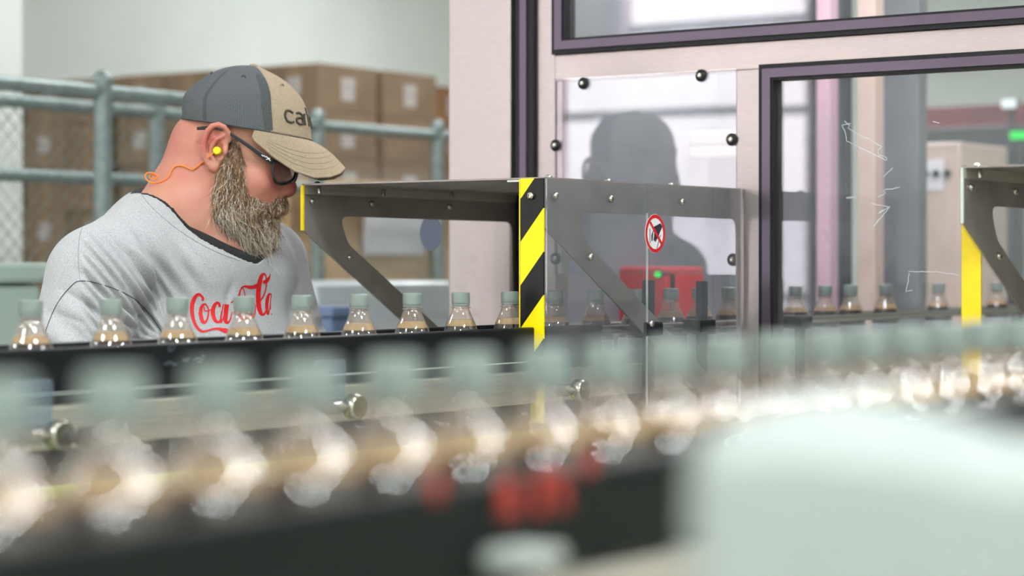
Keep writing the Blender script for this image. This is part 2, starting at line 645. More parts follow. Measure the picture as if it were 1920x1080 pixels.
C0 = at(712, 158, 11.3)
for st, (du, top, nm) in enumerate(((0.0, C0.z, 'lower'), (0.46, C0.z + 0.03, 'higher'), (0.92, C0.z + 0.03, 'rearmost'))):
    for lay in range(int((top - 0.1) / bz)):
        z = top - (lay + 1) * bz
        place(protoC, (C0.x + du, C0.y + rng.uniform(-0.01, 0.01), z),
              'dark brown carton in %s stack beside the steel post, %s layer down' % (nm, ORD[lay + 1]),
              'dark cartons stacked beside the steel machine post')
for du, top, nm in ((0.0, C0.z, 'lower'), (0.46, C0.z + 0.03, 'higher'), (0.92, C0.z + 0.03, 'rearmost')):
    pallet(C0.x + du, C0.y - 0.01, 0.42, 0.32, top - int((top - 0.1) / bz) * bz, 'wooden pallet under the %s dark carton stack by the steel post' % nm)
D0 = on_y(WB + 0.13, 545, 330)
nD = int((D0.z - 0.1) / 0.26)
pallet(D0.x, D0.y, 2.3, 0.36, D0.z - nD * 0.26, 'long wooden pallet under the tan cartons behind the farther fence')
for lay in range(nD):
    z = D0.z - (lay + 1) * 0.26
    for j in range(5):
        place(protoD, (D0.x + j * 0.465 + rng.uniform(-0.01, 0.01), D0.y, z),
              'plain tan carton behind the farther fence, %s layer down, %s from the man' % (ORD[lay + 1], ORD[j + 1]),
              'tan cartons low behind the farther fence')

# white panel leaning by the tan cartons
pa, pb = on_y(WB + 0.07, 690, 398), on_y(WB + 0.07, 800, 478)
wp = MB().box((0, 0, 0), (pb.x - pa.x, 0.03, pa.z - pb.z), 0.008).build('white_panel', M['paper'], loc=(pa.x, WB + 0.07, pb.z))
tag(wp, 'white foam panel in front of the tan cartons, seen through the guard cut-out', 'panel')

# wrapped pallet load behind the man, pale bin at the frame edge
q0 = on_y(1.95, 597, 532)
wl_ = empty('wrapped_pallet_load', (q0.x, 1.95, 0))
MB().box((0, 0, 0.13), (1.15, 0.8, q0.z), 0.02).build('wrapped_load', M['wrap'], wl_, smooth=True)
for i in range(4):
    MB().box((0, i * 0.22, 0.10), (1.15, i * 0.22 + 0.13, 0.125)).build('deck_board', M['wood'], wl_)
for x in (0.0, 0.52, 1.05):
    MB().box((x, 0, 0), (x + 0.1, 0.80, 0.10)).build('runner', M['wood'], wl_)
tag(wl_, 'white stretch-wrapped pallet load behind the row of bottles, by the guard', 'pallet load')
bt = on_y(1.7, 612, 575)
tote = empty('plastic_tote', (bt.x, 1.68, 0))
MB().box((0, 0, 0), (0.1, 0.2, bt.z - 0.03), 0.01).build('tote_body', M['blue_plastic'], tote)
MB().box((-0.008, -0.008, bt.z - 0.03), (0.108, 0.208, bt.z), 0.006).build('rim', M['blue_plastic'], tote)
tag(tote, 'dull blue plastic tote behind the left sleeve of the bearded man', 'tote')

b0 = on_y(1.75, 82, 492)
bn = empty('bulk_bin', (b0.x - 1.0, 1.75, 0))
MB().box((0, 0, 0.12), (1.0, 0.8, b0.z - 0.05), 0.02).build('bin_wall', M['pale_green'], bn)
MB().box((-0.015, -0.015, b0.z - 0.05), (1.015, 0.815, b0.z), 0.012).build('rim', M['pale_green'], bn)
for x in (0.05, 0.85):
    MB().box((x, 0.02, 0), (x + 0.1, 0.78, 0.12)).build('skid', M['pale_green'], bn)
tag(bn, 'pale grey-green bulk bin standing behind the right shoulder of the man', 'bin')

# ------------------------------------------------------------------ the two bottle conveyors
CAPZ = 1.352            # top of the bottle caps
BELT = CAPZ - 0.235
W2 = -1.416             # row nearest the camera


def conveyor(w, u0, u1, rail_h, rmat, ends, label, railend=None):
    c = empty('bottle_conveyor', (u0, w, 0))
    L = u1 - u0
    zr = CAPZ - 0.060
    MB().box((0, -0.052, BELT - 0.02), (L, 0.052, BELT)).build('belt', M['belt'], c)
    re = (railend or u1) - u0
    for s, nm in ((-1, 'side_rail'), (1, 'side_rail')):
        m = MB().box((0, s * 0.058, zr - rail_h), (re, s * 0.074, zr), 0.003)
        m.build(nm, rmat, c)
        m = MB().box((0, s * 0.060, zr - 0.128), (L, s * 0.078, zr - rail_h - 0.002 + 0.0), 0.002)
        m.build('frame_strip', M['strip'], c)
        MB().box((0, s * 0.058, BELT), (L, s * 0.066, zr - 0.129)).build('inner_bar', M['black'], c)  # black bar added in the gap, standing in for the shade there
        if railend:
            MB().tube([(re, s * 0.062, zr - 0.010), (L, s * 0.062, zr - 0.010)], 0.0075, 12).build('guide_rod', M['bolt'], c, smooth=True)
            MB().tube([(re, s * 0.062, zr - 0.09), (L, s * 0.062, zr - 0.09)], 0.006, 12).build('guide_rod', M['bolt'], c, smooth=True)
    for s in (-1, 1):
        MB().box((0, s * 0.082, BELT - 0.012), (L, s * 0.098, BELT + 0.003), 0.002).build('lime_strip', M['lime'], c)
        MB().box((0, s * 0.082, BELT - 0.034), (L, s * 0.099, BELT - 0.013), 0.002).build('green_strip', M['green'], c)
        MB().box((0, s * 0.080, BELT - 0.16), (L, s * 0.10, BELT - 0.036), 0.003).build('frame_plate', M['plate'], c)
        for u in ends:
            MB().box((u - u0 - 0.03, s * 0.062, 0), (u - u0 + 0.03, s * 0.088, BELT - 0.03), 0.004).build('leg', M['steel'], c)
    for u in ends:
        MB().box((u - u0 - 0.02, -0.062, 0.30), (u - u0 + 0.02, 0.062, 0.34), 0.004).build('cross_brace', M['steel'], c)
    tag(c, label, 'conveyor')
    return c


conv_mid = conveyor(0.0, -1.4, 3.6, 0.072, M['rail'], (-1.0, 0.3, 1.45, 3.3),
                    'farther bottle conveyor with black side rail, running from the man into the machine', railend=1.275)
conv_front = conveyor(W2, -2.6, 3.4, 0.052, M['rail2'], (-2.3, -0.9, 0.9, 3.0),
                      'nearer, blurred bottle conveyor with charcoal side rail carrying the front row')

# red lettering on the near rail (blurred marks: dot, bar, arch, dot)
yr = W2 - 0.0755


def rp(px, py):
    q = on_y(yr, px, py)
    return (q.x, q.z)


def mark(name, polys):
    m = MB()
    for pts in polys:
        m.prism([rp(*q) for q in pts], lambda a, b, t: (a, t, b), yr, yr - 0.0006)
    o = m.build(name, M['red_paint'], conv_front)
    o.matrix_parent_inverse = Matrix.Translation((-conv_front.location))


for (cx, cy, rx, ry) in ((818, 912, 13, 26), (1104, 868, 12, 22)):
    mark('red_dot', [[(cx + rx * math.cos(a), cy + ry * math.sin(a)) for a in np.linspace(0, 2 * math.pi, 16)[:-1]]])
mark('red_bar', [[(935, 900), (968, 892), (972, 965), (940, 972)]])
mark('red_arch', [[(1003, 966), (1003, 890), (1012, 882), (1048, 879), (1060, 888), (1064, 952), (1046, 956), (1044, 905), (1024, 906), (1024, 962)]])

# scuffs on the middle rail
m = MB()
for (cx, cy, rx, ry, sd) in ((365, 672, 20, 6, 1), (318, 680, 11, 4, 2), (322, 653, 5, 4, 3)):
    rg = random.Random(sd)
    for _ in range(9):
        x, y = cx + rg.uniform(-rx, rx), cy + rg.uniform(-ry, ry)
        pts = []
        for a in np.linspace(0, 2 * math.pi, 8)[:-1]:
            r = rg.uniform(0.5, 1.0)
            q = on_y(-0.0745, x + 6 * r * math.cos(a), y + 2.4 * r * math.sin(a))
            pts.append((q.x, q.z))
        m.prism(pts, lambda a, b, t: (a, t, b), -0.0743, -0.0748)
sc = m.build('scuff_marks', mat('scuff', lin(96, 108, 116), 0.6, col2=lin(60, 70, 78), nscale=200), conv_mid)
sc.matrix_parent_inverse = Matrix.Translation((-conv_mid.location))

# long clear splash strip before the middle rail, with its clamps
sa = on_y(-0.13, -120, 748)
sb = on_y(-0.13, 975, 695)
zs = 0.5 * (on_y(-0.13, 480, 713).z + on_y(-0.13, 800, 693).z)
sp = empty('splash_strip', (sa.x, -0.13, BELT - 0.05))
MB().box((0, 0, 0), (1.02 - sa.x, 0.004, zs - BELT + 0.05)).build('clear_sheet', M['poly_clean'], sp)
MB().box((0, -0.0003, zs - BELT + 0.05), (1.02 - sa.x, 0.0043, zs - BELT + 0.0512)).build('cut_edge', M['poly_edge'], sp)
tag(sp, 'long clear plastic splash strip in front of the farther conveyor', 'splash guard')


def clamp(px, py, wy, label, knob):
    """steel cross clamp with a clear rounded bracket; the bar points at the viewer's side"""
    q = on_y(wy, px, py)
    c = empty('rail_clamp', q)
    MB().tube([(0, 0.05, 0), (0, -0.004, 0)], 0.010, 20).build('clamp_bar', M['bolt'], c, smooth=True)
    MB().lathe([(0.016, 0), (0.018, 0.003), (0.018, 0.017), (0.016, 0.02)], 24, axis=(0, -1, 0), o=(0, 0.0, 0)).build('collar', M['bolt'], c, smooth=True)
    MB().tube([(-0.034, 0.004, 0), (0.004, 0.004, 0)], 0.0085, 16).build('cross_bar', M['bolt'], c, smooth=True)
    pts = []
    for a in np.linspace(0, math.pi, 14):
        pts.append((0.032 * max(-1, min(1, 1.25 * math.cos(a))), 0.062 + 0.018 * min(1, 1.3 * math.sin(a))))
    pts = [(0.030, 0.0)] + pts + [(-0.030, 0.0)]
    MB().prism(pts, lambda a, b, t: (a - 0.012, t, b - 0.012), 0.022, 0.032).build('clear_bracket', M['bracket'], c)
    if knob:
        MB().lathe([(0.006, 0), (0.006, 0.012), (0.0125, 0.018), (0.0145, 0.03), (0.0135, 0.042), (0.008, 0.048)], 20,
                   axis=(0.75, -0.66, 0), o=(0.004, -0.012, -0.004)).build('handle', M['black'], c, smooth=True)
    tag(c, label, 'clamp')
    return c


M['bracket'] = clear('bracket_plastic', (0.72, 0.78, 0.86, 1), haze=0.12, hazecol=(0.55, 0.66, 0.8, 1))
clamp(100, 815, -0.155, 'steel rail clamp with black knob below the black rail, near the frame edge', True)
clamp(655, 762, -0.155, 'steel rail clamp with clear bracket below the black rail, midway to the post', False)
clamp(1078, 731, -0.155, 'steel rail clamp behind the clear guard panel, right of the striped post', False)

# white support block under the near rail
q = on_y(W2 - 0.10, 1005, 1050)
sb_ = empty('support_block', (q.x, W2 - 0.078, q.z))
MB().box((-0.017, -0.03, -0.0055), (0.017, 0.0, 0.0055), 0.003).build('block', M['white_plastic'], sb_)
MB().lathe([(0.004, 0), (0.0045, 0.002), (0.003, 0.004)], 12, axis=(0, -1, 0), o=(0, -0.03, 0)).build('screw', M['bolt'], sb_, smooth=True)
tag(sb_, 'small pale support block below the charcoal rail of the nearer conveyor', 'bracket')


# ------------------------------------------------------------------ bottles
def bottle_proto():
    b = empty('soda_bottle')
    prof = [(0.0275, 0.0), (0.031, 0.004), (0.0322, 0.012), (0.033, 0.035), (0.032, 0.055), (0.0308, 0.075), (0.0318, 0.095), (0.0332, 0.115), (0.0332, 0.135),
            (0.0322, 0.152), (0.0296, 0.167), (0.0256, 0.180), (0.0208, 0.190), (0.0172, 0.1985), (0.0146, 0.206), (0.0136, 0.2105), (0.0134, 0.213)]
    MB().lathe([(r, z + 0.0005) for r, z in prof], 40, caps=True).build('shell', M['pet'], b, smooth=50.0)
    lq = [(r - 0.0009, z + 0.0012) for r, z in prof if z < 0.172] + [(0.0267, 0.1738), (0.0250, 0.1789)]
    MB().lathe(lq, 36).build('cola', M['liquid'], b, smooth=True)
    fm = [(0.0249, 0.1792), (0.0235, 0.1828), (0.0217, 0.1865), (0.0201, 0.1892), (0.0, 0.1898)]
    MB().lathe(fm, 36, caps=False).build('foam', M['foam'], b, smooth=True)
    MB().lathe([(0.0322, 0.088), (0.0331, 0.1), (0.0336, 0.116), (0.0336, 0.134), (0.0331, 0.144)], 36, caps=False).build('label', M['label'], b, smooth=True)
    MB().lathe([(0.0136, 0.2085), (0.0165, 0.2088), (0.0168, 0.2098), (0.0165, 0.2108), (0.0136, 0.2112)], 32).build('neck_ring', M['pet'], b, smooth=True)
    cp = [(0.0146, 0.2125), (0.0150, 0.2128), (0.0150, 0.2158), (0.0144, 0.2161), (0.0144, 0.2166), (0.0151, 0.2169), (0.0150, 0.232), (0.0146, 0.2341), (0.0132, 0.2350), (0.0, 0.2350)]
    n = 72
    m = MB()
    base = len(m.v)
    for i, (r, z) in enumerate(cp):
        for k in range(n):
            rr = r + (0.00035 if (k % 2 and 5 <= i <= 6) else 0)
            a = 2 * math.pi * k / n
            m.v.append((rr * math.cos(a), rr * math.sin(a), z))
    for i in range(len(cp) - 1):
        for k in range(n):
            l = (k + 1) % n
            m.f.append((i * n + k, i * n + l, (i + 1) * n + l, (i + 1) * n + k))
    m.build('cap', M['cap_plastic'], b, smooth=35.0)
    return b


btl = bottle_proto()
tb = child_table()
first = [True]


def bottle(u, w, label, group):
    o = btl if first[0] else copy_tree(btl, tb)
    first[0] = False
    o.location = (u, w, BELT)
    o.rotation_euler = (0, 0, random.uniform(0, 6.28))
    tag(o, label, 'bottle', group)


def row_u(px, w):
    return on_y(w, px, 500).x


mid1 = [58, 208, 333, 458, 566, 673, 773, 864, 956]
for i, px in enumerate(mid1):
    n = len(mid1) - i
    bottle(row_u(px, 0), 0, 'grey-capped cola bottle on the farther conveyor, %s before the striped post' % ORD[n],
           'cola bottles in front of the man')
mid2 = [1040, 1117, 1192, 1258, 1312, 1367]
for i, px in enumerate(mid2):
    bottle(row_u(px, 0), 0, 'grey-capped cola bottle under the clear tunnel guard, %s past the striped post' % ORD[i + 1],
           'cola bottles inside the tunnel guard')
mid3 = [1492, 1547, 1595, 1661, 1760, 1870]
for i, px in enumerate(mid3):
    bottle(row_u(px, 0), 0, 'grey-capped cola bottle inside the machine behind its big window, %s from the dark frame' % ORD[i + 1],
           'cola bottles inside the machine')
frow = [30, 243, 403, 590, 715, 858, 1020, 1140, 1258, 1360, 1458, 1547, 1625, 1705, 1775, 1845, 1902]
fu = [row_u(px, W2) for px in frow]
for it in range(60):                       # bottles touch but do not overlap
    for i in range(len(fu) - 1):
        d = 0.0672 - (fu[i + 1] - fu[i])
        if d > 0:
            fu[i] -= d / 2
            fu[i + 1] += d / 2
for i, px in enumerate(frow):
    bottle(fu[i], W2, 'blurred grey-capped cola bottle of the near row, %s from the frame edge by the man' % ORD[i + 1],
           'blurred cola bottles of the near row')

# ------------------------------------------------------------------ the pale out-of-focus hood in front
hd = empty('equipment_hood', at(1640, 1000, 0.64))
hd.rotation_euler = (0, 0, -(math.pi / 2 - PHI))
bm = bmesh.new()
s = 0.64 / F
fr = [(-352, 60), (352, 200), (352, -420), (-352, -420)]
outl = [(-345, -420), (-345, 120), (-330, 142), (-200, 150), (-60, 140), (100, 120), (200, 95), (330, 80), (420, 78), (420, -420)]
bk = [(-345, -420), (-330, 170), (-250, 228), (-120, 262), (-20, 262), (90, 240), (180, 215), (260, 185), (420, 175), (420, -420)]
n = len(outl)
mb = MB()
vs = []
for lay, (pts, y) in enumerate(((outl, 0.0), (bk, 0.11), (bk, 0.13))):
    for (a, b) in pts:
        zz = b if lay < 2 else b
        Yd = 0.64 + y
        vs.append((((1640 + a - 960) * Yd - 680 * 0.64) / F, y, ((b - 506) * Yd + 506 * 0.64) / F))
fs = [tuple(range(n))[::-1], tuple(range(2 * n, 3 * n))]
for lay in range(2):
    for i in range(n):
        j = (i + 1) % n
        fs.append((lay * n + i, lay * n + j, (lay + 1) * n + j, (lay + 1) * n + i))
hood = mb.add(vs, fs).build('hood_shell', M['white_plastic'], hd)
bv = hood.modifiers.new('bevel', 'BEVEL')
bv.width = 0.006
bv.segments = 3
bv.limit_method = 'ANGLE'
smooth_by_angle(hood.data, 40)
q = MB().box((0.055, -0.006, -0.068), (0.075, 0.003, -0.006), 0.002).build('latch', M['pale_green'], hd)
MB().box((-0.055, 0.0, -1.318), (0.067, 0.11, -0.065), 0.01).build('stand', M['white_plastic'], hd)
tag(hd, 'big pale grey plastic equipment hood, very blurred, in front of the near row', 'hood')

# ------------------------------------------------------------------ the machine
FX = 1.757                      # its front face


def fw(px): return on_x(FX, px, 500).y
def fz(px, py): return on_x(FX, px, py).z


mach = empty('bottling_machine', (FX, -0.2, 0))
tag(mach, 'large stainless bottling machine with framed clear windows at the end of the conveyors', 'machine')
MO = Matrix.Translation((-FX, 0.2, 0))


def mpart(mb, name, material, smooth=False):
    o = mb.build(name, material, mach, smooth=smooth)
    o.matrix_parent_inverse = MO
    return o


TOP = 2.9
W_L, W_R = fw(840), -2.3
mpart(MB().box((FX, fw(958), 0), (FX + 0.08, W_L, TOP), 0.004), 'corner_post', M['steel'])
mpart(MB().box((FX + 0.012, fw(972), 0), (FX + 0.06, fw(958), TOP)), 'seal', M['rubber'])
mpart(MB().box((FX - 0.012, fw(981), 0.0), (FX + 0.05, fw(972), TOP), 0.002), 'seal', M['rubber'])
mpart(MB().box((FX - 0.016, fw(994), 0.0), (FX + 0.05, fw(981), TOP), 0.002), 'door_profile', M['purple'])
mpart(MB().box((FX - 0.012, fw(1006), 0.0), (FX + 0.05, fw(994), TOP), 0.002), 'seal', M['rubber'])
mpart(MB().box((FX, fw(1041), 0.0), (FX + 0.05, fw(1006), TOP), 0.002), 'door_post', M['steel'])
zb1 = fz(1042, 103)
zb0 = fz(1042, 152)
zt2 = fz(1428, 122)
mpart(MB().box((FX + 0.001, -0.80, zb0), (FX + 0.05, fw(1040), zb1), 0.002), 'cross_beam', M['steel_h'])
mpart(MB().box((FX + 0.0005, fw(1428), 0.0), (FX + 0.05, fw(1380), zb0 + 0.001), 0.002), 'middle_post', M['steel'])
mpart(MB().box((FX, -0.92, 0.0), (FX + 0.05, -0.74, TOP), 0.002), 'end_post', M['steel'])
mpart(MB().box((FX, W_R, 0.0), (FX + 0.05, W_R + 0.2, TOP), 0.002), 'end_post', M['steel'])
mpart(MB().box((FX, W_R + 0.2, 1.66), (FX + 0.05, -0.92, TOP), 0.002), 'upper_panel', M['steel'])
mpart(MB().box((FX, W_R + 0.2, 0.0), (FX + 0.05, -0.92, BELT - 0.2), 0.002), 'lower_panel', M['steel'])
mpart(MB().box((FX, fw(1380), 0.0), (FX + 0.05, fw(1041), BELT - 0.2), 0.002), 'lower_panel', M['steel'])
mpart(MB().box((FX, -0.74, 0.0), (FX + 0.05, fw(1428), 0.86), 0.002), 'lower_panel', M['steel'])
mpart(MB().box((FX, -0.80, TOP - 0.08), (FX + 0.05, fw(1041), TOP), 0.002), 'cross_beam', M['steel_h'])
mpart(MB().box((FX, W_R, TOP), (3.6, W_L, TOP + 0.06)), 'roof', M['pink_panel'])
mpart(MB().box((FX + 0.08, W_L - 0.02, 0.0), (3.6, W_L, TOP)), 'side_wall', M['grey_machine'])
mpart(MB().box((FX + 0.05, W_R, 0.0), (3.6, W_R + 0.02, TOP)), 'side_wall', M['grey_machine'])


def gasket(y_l, y_r, z0, z1, widths, proud):
    """mitred window frame: nested rings of seal, profile, seal"""
    o = 0.0
    for (wd, mt, nm, pr) in widths:
        outer = [(y_l - o, z0 + o), (y_r + o, z0 + o), (y_r + o, z1 - o), (y_l - o, z1 - o)]
        o2 = o + wd
        inner = [(y_l - o2, z0 + o2), (y_r + o2, z0 + o2), (y_r + o2, z1 - o2), (y_l - o2, z1 - o2)]
        mpart(MB().ring(outer, inner, lambda a, b, t: (t, a, b), FX - pr, FX + 0.03), nm, M[mt])
        o = o2
    return o


wdt = ((0.009, 'rubber', 'window_seal', 0.012), (0.0175, 'purple', 'window_profile', 0.016), (0.005, 'rubber', 'window_seal', 0.012))
o1 = gasket(fw(1040), -0.74, zb1 - 0.0, TOP - 0.08, wdt, 0.01)
o2 = gasket(fw(1428), -0.74, 0.86, zt2, wdt, 0.01)
win_up = mpart(MB().box((FX + 0.006, -0.74 + o1, zb1 + o1), (FX + 0.011, fw(1040) - o1, TOP - 0.08 - o1)), 'window_pane', M['glass'])
win = mpart(MB().box((FX + 0.006, -0.74 + o2, 0.86 + o2), (FX + 0.011, fw(1428) - o2, zt2 - o2)), 'window_pane', M['glass'])

# bolted clear sheet above the bottle opening; it sits a little askew on its stand-offs
zp0 = 1.378
yA, yB = fw(1043), fw(1380)
ymid = 0.5 * (yA + yB)
TILT = math.radians(-1.2)


def tilt(a, b, t):
    return (FX - 0.004 + t + (a - ymid) * math.tan(TILT) * 1.0, a, b)


pane = MB()
pane.prism([(yB, zp0), (yA, zp0), (yA, zb0 + 0.004), (yB, zb0 + 0.004)], tilt, 0, 0.004)
mpart(pane, 'bolted_pane', M['glass'])
mpart(MB().box((FX + 0.004, yA - 0.012, zp0), (FX + 0.03, yA, zb0)), 'pane_stop', M['steel'])


def bolt_mb(o, axis=(0, -1, 0), r=0.006, washer=0.0, wash_in=None):
    m = MB()
    m.lathe([(r, 0), (r, r * 0.35), (r * 0.92, r * 0.75), (r * 0.6, r * 1.05), (r * 0.45, r * 1.06), (r * 0.4, r * 0.7), (0.0001, r * 0.68)], 16, axis=axis, o=o)
    return m


for (px, py) in ((1098, 157), (1316, 142), (1047, 273), (1373, 262), (1047, 485), (1375, 487)):
    q = on_x(FX, px, py)
    dx = (q.y - ymid) * math.tan(TILT) - 0.004
    w_ = MB().lathe([(0.0105, 0), (0.0105, 0.004), (0.008, 0.006)], 20, axis=(-1, 0, 0), o=(FX + dx, q.y, q.z))
    w_.lathe([(0.0125, 0.002), (0.0125, 0.003)], 20, axis=(-1, 0, 0), o=(FX + dx, q.y - 0.0, q.z))
    wo = mpart(w_, 'bolt_washer', M['rubber'], smooth=True)
    b_ = bolt_mb((FX + dx - 0.006, q.y, q.z), (-1, 0, 0), 0.0055).build('bolt', M['bolt'], wo, smooth=50.0)
    b_.matrix_parent_inverse = Matrix.Identity(4)

# scratches in the big window
m = MB()
xs = FX + 0.0055


def ribbon(mb, pts, hw, fn):
    """flat stroke with half width(s) through 2-d points"""
    n = len(pts)
    hs = hw if isinstance(hw, (list, tuple)) else [hw] * n
    L, R = [], []
    for i in range(n):
        x0, y0 = pts[max(i - 1, 0)]
        x1, y1 = pts[min(i + 1, n - 1)]
        tx, ty = x1 - x0, y1 - y0
        d = math.hypot(tx, ty) or 1.0
        nx, ny = -ty / d, tx / d
        L.append(fn(pts[i][0] + nx * hs[i], pts[i][1] + ny * hs[i]))
        R.append(fn(pts[i][0] - nx * hs[i], pts[i][1] - ny * hs[i]))
    b = len(mb.v)
    mb.v += [tuple(q) for q in L] + [tuple(q) for q in R]
    for i in range(n - 1):
        mb.f.append((b + i, b + i + 1, b + n + i + 1, b + n + i))


def wob(pts, amp, seed, step=5):
    rg = random.Random(seed)
    out = []
    for (x0, y0), (x1, y1) in zip(pts, pts[1:]):
        k = max(1, int(math.hypot(x1 - x0, y1 - y0) / step))
        for i in range(k):
            t = i / k
            out.append((x0 + (x1 - x0) * t + rg.uniform(-amp, amp), y0 + (y1 - y0) * t + rg.uniform(-amp, amp)))
    out.append(pts[-1])
    return out


def on_face(a, b):
    return on_x(xs, a, b)


z6 = lambda x, y: (1400 + x / 3.692, 80 + y / 3.692)
z7 = lambda x, y: (1400 + x / 2.571, 280 + y / 2.571)
for sd, pl in enumerate(([z6(675, 540), z6(712, 575), z6(700, 590), z6(765, 632), z6(850, 668), z6(938, 722), z6(905, 745), z6(918, 778), z6(970, 795), z6(972, 815), z6(900, 780), z6(800, 735), z6(690, 680), z6(682, 620), z6(655, 570), z6(720, 560)],
                         [z6(690, 1072), z6(755, 1066)], [z6(905, 1070), z6(960, 1042), z6(945, 1020), z6(1060, 1002)], [z6(1290, 545), z6(1335, 556)], [z6(950, 930), z6(1010, 865)],
                         [z7(610, 370), z7(690, 280), z7(640, 270), z7(600, 260)], [z7(655, 290), z7(635, 310), z7(690, 275)],
                         [z7(780, 590), z7(905, 590), z7(1020, 605)], [z7(785, 595), z7(775, 650), z7(768, 685), z7(800, 680)], [z7(480, 235), z7(525, 232)])):
    ribbon(m, wob(pl, 0.8, sd), 0.55, on_face)
mpart(m, 'scratch_marks', M['scratch'])

# inside of the machine
mpart(MB().box((1.95, -0.6, TOP - 0.03), (3.4, 0.5, TOP - 0.005)), 'inner_fill_light', M['machine_fill'])  # unseen glowing strip, added below the roof to brighten the interior


def at_x_box(x, px0, px1, py0, py1, depth):
    a, b = on_x(x, px0, py0), on_x(x, px1, py1)
    return (x, min(a.y, b.y), min(a.z, b.z)), (x + depth, max(a.y, b.y), max(a.z, b.z))


def inner_post(x, px0, px1, m, nm):
    a, b = on_x(x, px0, 500), on_x(x, px1, 500)
    mpart(MB().box((x, b.y, 0.0), (x + 0.06, a.y, TOP), 0.004), nm, M[m])


inner_post(3.25, 1606, 1640, 'beige', 'inner_post')
inner_post(3.45, 1561, 1581, 'dark_machine', 'inner_post')
inner_post(3.40, 1530, 1556, 'pink_panel', 'inner_post')
inner_post(3.48, 1641, 1722, 'grey_machine', 'rear_panel')
inner_post(3.50, 1455, 1560, 'pink_panel', 'rear_panel')
for py0, py1 in ((258, 268), (285, 293)):
    lo, hi = at_x_box(2.75, 1035, 1400, py0, py1, 0.03)
    mpart(MB().box(lo, hi, 0.003), 'inner_bar', M['strip'])
lo, hi = at_x_box(2.85, 1030, 1450, 292, 420, 0.03)
mpart(MB().box(lo, hi, 0.003), 'inner_panel', M['dark_machine'])
lo, hi = at_x_box(2.9, 1020, 1460, 150, 258, 0.03)
mpart(MB().box(lo, hi, 0.003), 'inner_panel', M['grey_machine'])
lo, hi = at_x_box(2.9, 1020, 1300, 420, 700, 0.03)
mpart(MB().box(lo, hi, 0.003), 'inner_panel', M['grey_machine'])

lo, hi = at_x_box(2.42, 1066, 1242, 500, 640, 0.2)
red = empty('drive_housing', ((lo[0] + hi[0]) / 2, (lo[1] + hi[1]) / 2, lo[2]))
MB().box((-0.1, -(hi[1] - lo[1]) / 2, 0), (0.1, (hi[1] - lo[1]) / 2, hi[2] - lo[2]), 0.008).build('housing', M['red_machine'], red)
MB().box((-0.104, -0.002, 0), (-0.1, 0.002, hi[2] - lo[2])).build('seam', M['rubber'], red)
MB().box((-0.09, -(hi[1] - lo[1]) / 2 + 0.01, -(lo[2])), (0.09, (hi[1] - lo[1]) / 2 - 0.01, 0)).build('pedestal', M['dark_machine'], red)
tag(red, 'red enamelled drive housing seen through the clear tunnel guard', 'machine')
q = on_x(2.36, 1237, 514)
led = empty('status_light', q)
MB().lathe([(0.0075, 0), (0.0075, 0.012), (0.006, 0.016), (0.0001, 0.018)], 20, axis=(-1, 0, 0)).build('lens', M['led'], led, smooth=50.0)
MB().lathe([(0.010, 0.0), (0.010, 0.006)], 20, axis=(-1, 0, 0)).build('bezel', M['rubber'], led)
MB().tube([(0.0, 0, 0), (0.06, 0.0, 0.0), (0.06, 0.02, -q.z)], 0.006, 8).build('stalk', M['dark_machine'], led)
tag(led, 'green status light beside the red drive housing', 'light')

# control cabinet, beams and lamps beyond the machine, seen through its big window
lo, hi = at_x_box(4.4, 1718, 1800, 268, 640, 0.4)
cab = empty('control_cabinet', (lo[0], lo[1], 0))
wc = hi[1] - lo[1]
MB().box((0, 0, 0.1), (0.4, wc, hi[2]), 0.01).build('cabinet_body', M['beige'], cab)
MB().box((-0.006, 0.02, 0.2), (0.0, wc - 0.02, hi[2] - 0.05), 0.002).build('cabinet_door', M['beige'], cab)
MB().box((0.02, 0.02, 0), (0.38, wc - 0.02, 0.1)).build('plinth', M['dark_machine'], cab)
for i in range(3):
    MB().lathe([(0.012, 0), (0.012, 0.015)], 14, axis=(-1, 0, 0), o=(-0.006, wc * (0.25 + 0.25 * i), hi[2] - 0.10)).build('button', M['rubber'], cab)
tag(cab, 'beige control cabinet behind the machine, in line with the yellow-edged guard', 'cabinet')
lo, hi = at_x_box(4.385, 1722, 1768, 300, 356, 0.003)
pp = MB().box((0, 0, 0), (0.003, hi[1] - lo[1], hi[2] - lo[2])).build('paper_sheet', M['paper'], loc=(4.388, lo[1], lo[2]))
tag(pp, 'white paper sheet stuck on the beige control cabinet', 'paper')


def far_beam(x, py0, py1, px0, px1, m, label, name):
    a, b = on_x(x, px0, py0), on_x(x, px1, py1)
    t = empty(name, (x, (a.y + b.y) / 2, b.z))
    L = abs(a.y - b.y) / 2
    MB().box((0, -L, 0), (0.1, L, a.z - b.z), 0.005).build('girder', M[m], t)
    for s in (-L + 0.05, L - 0.15):
        MB().box((0.102, s, -b.z), (0.20, s + 0.1, a.z - b.z - 0.001)).build('girder_post', M[m], t)
    tag(t, label, 'beam')


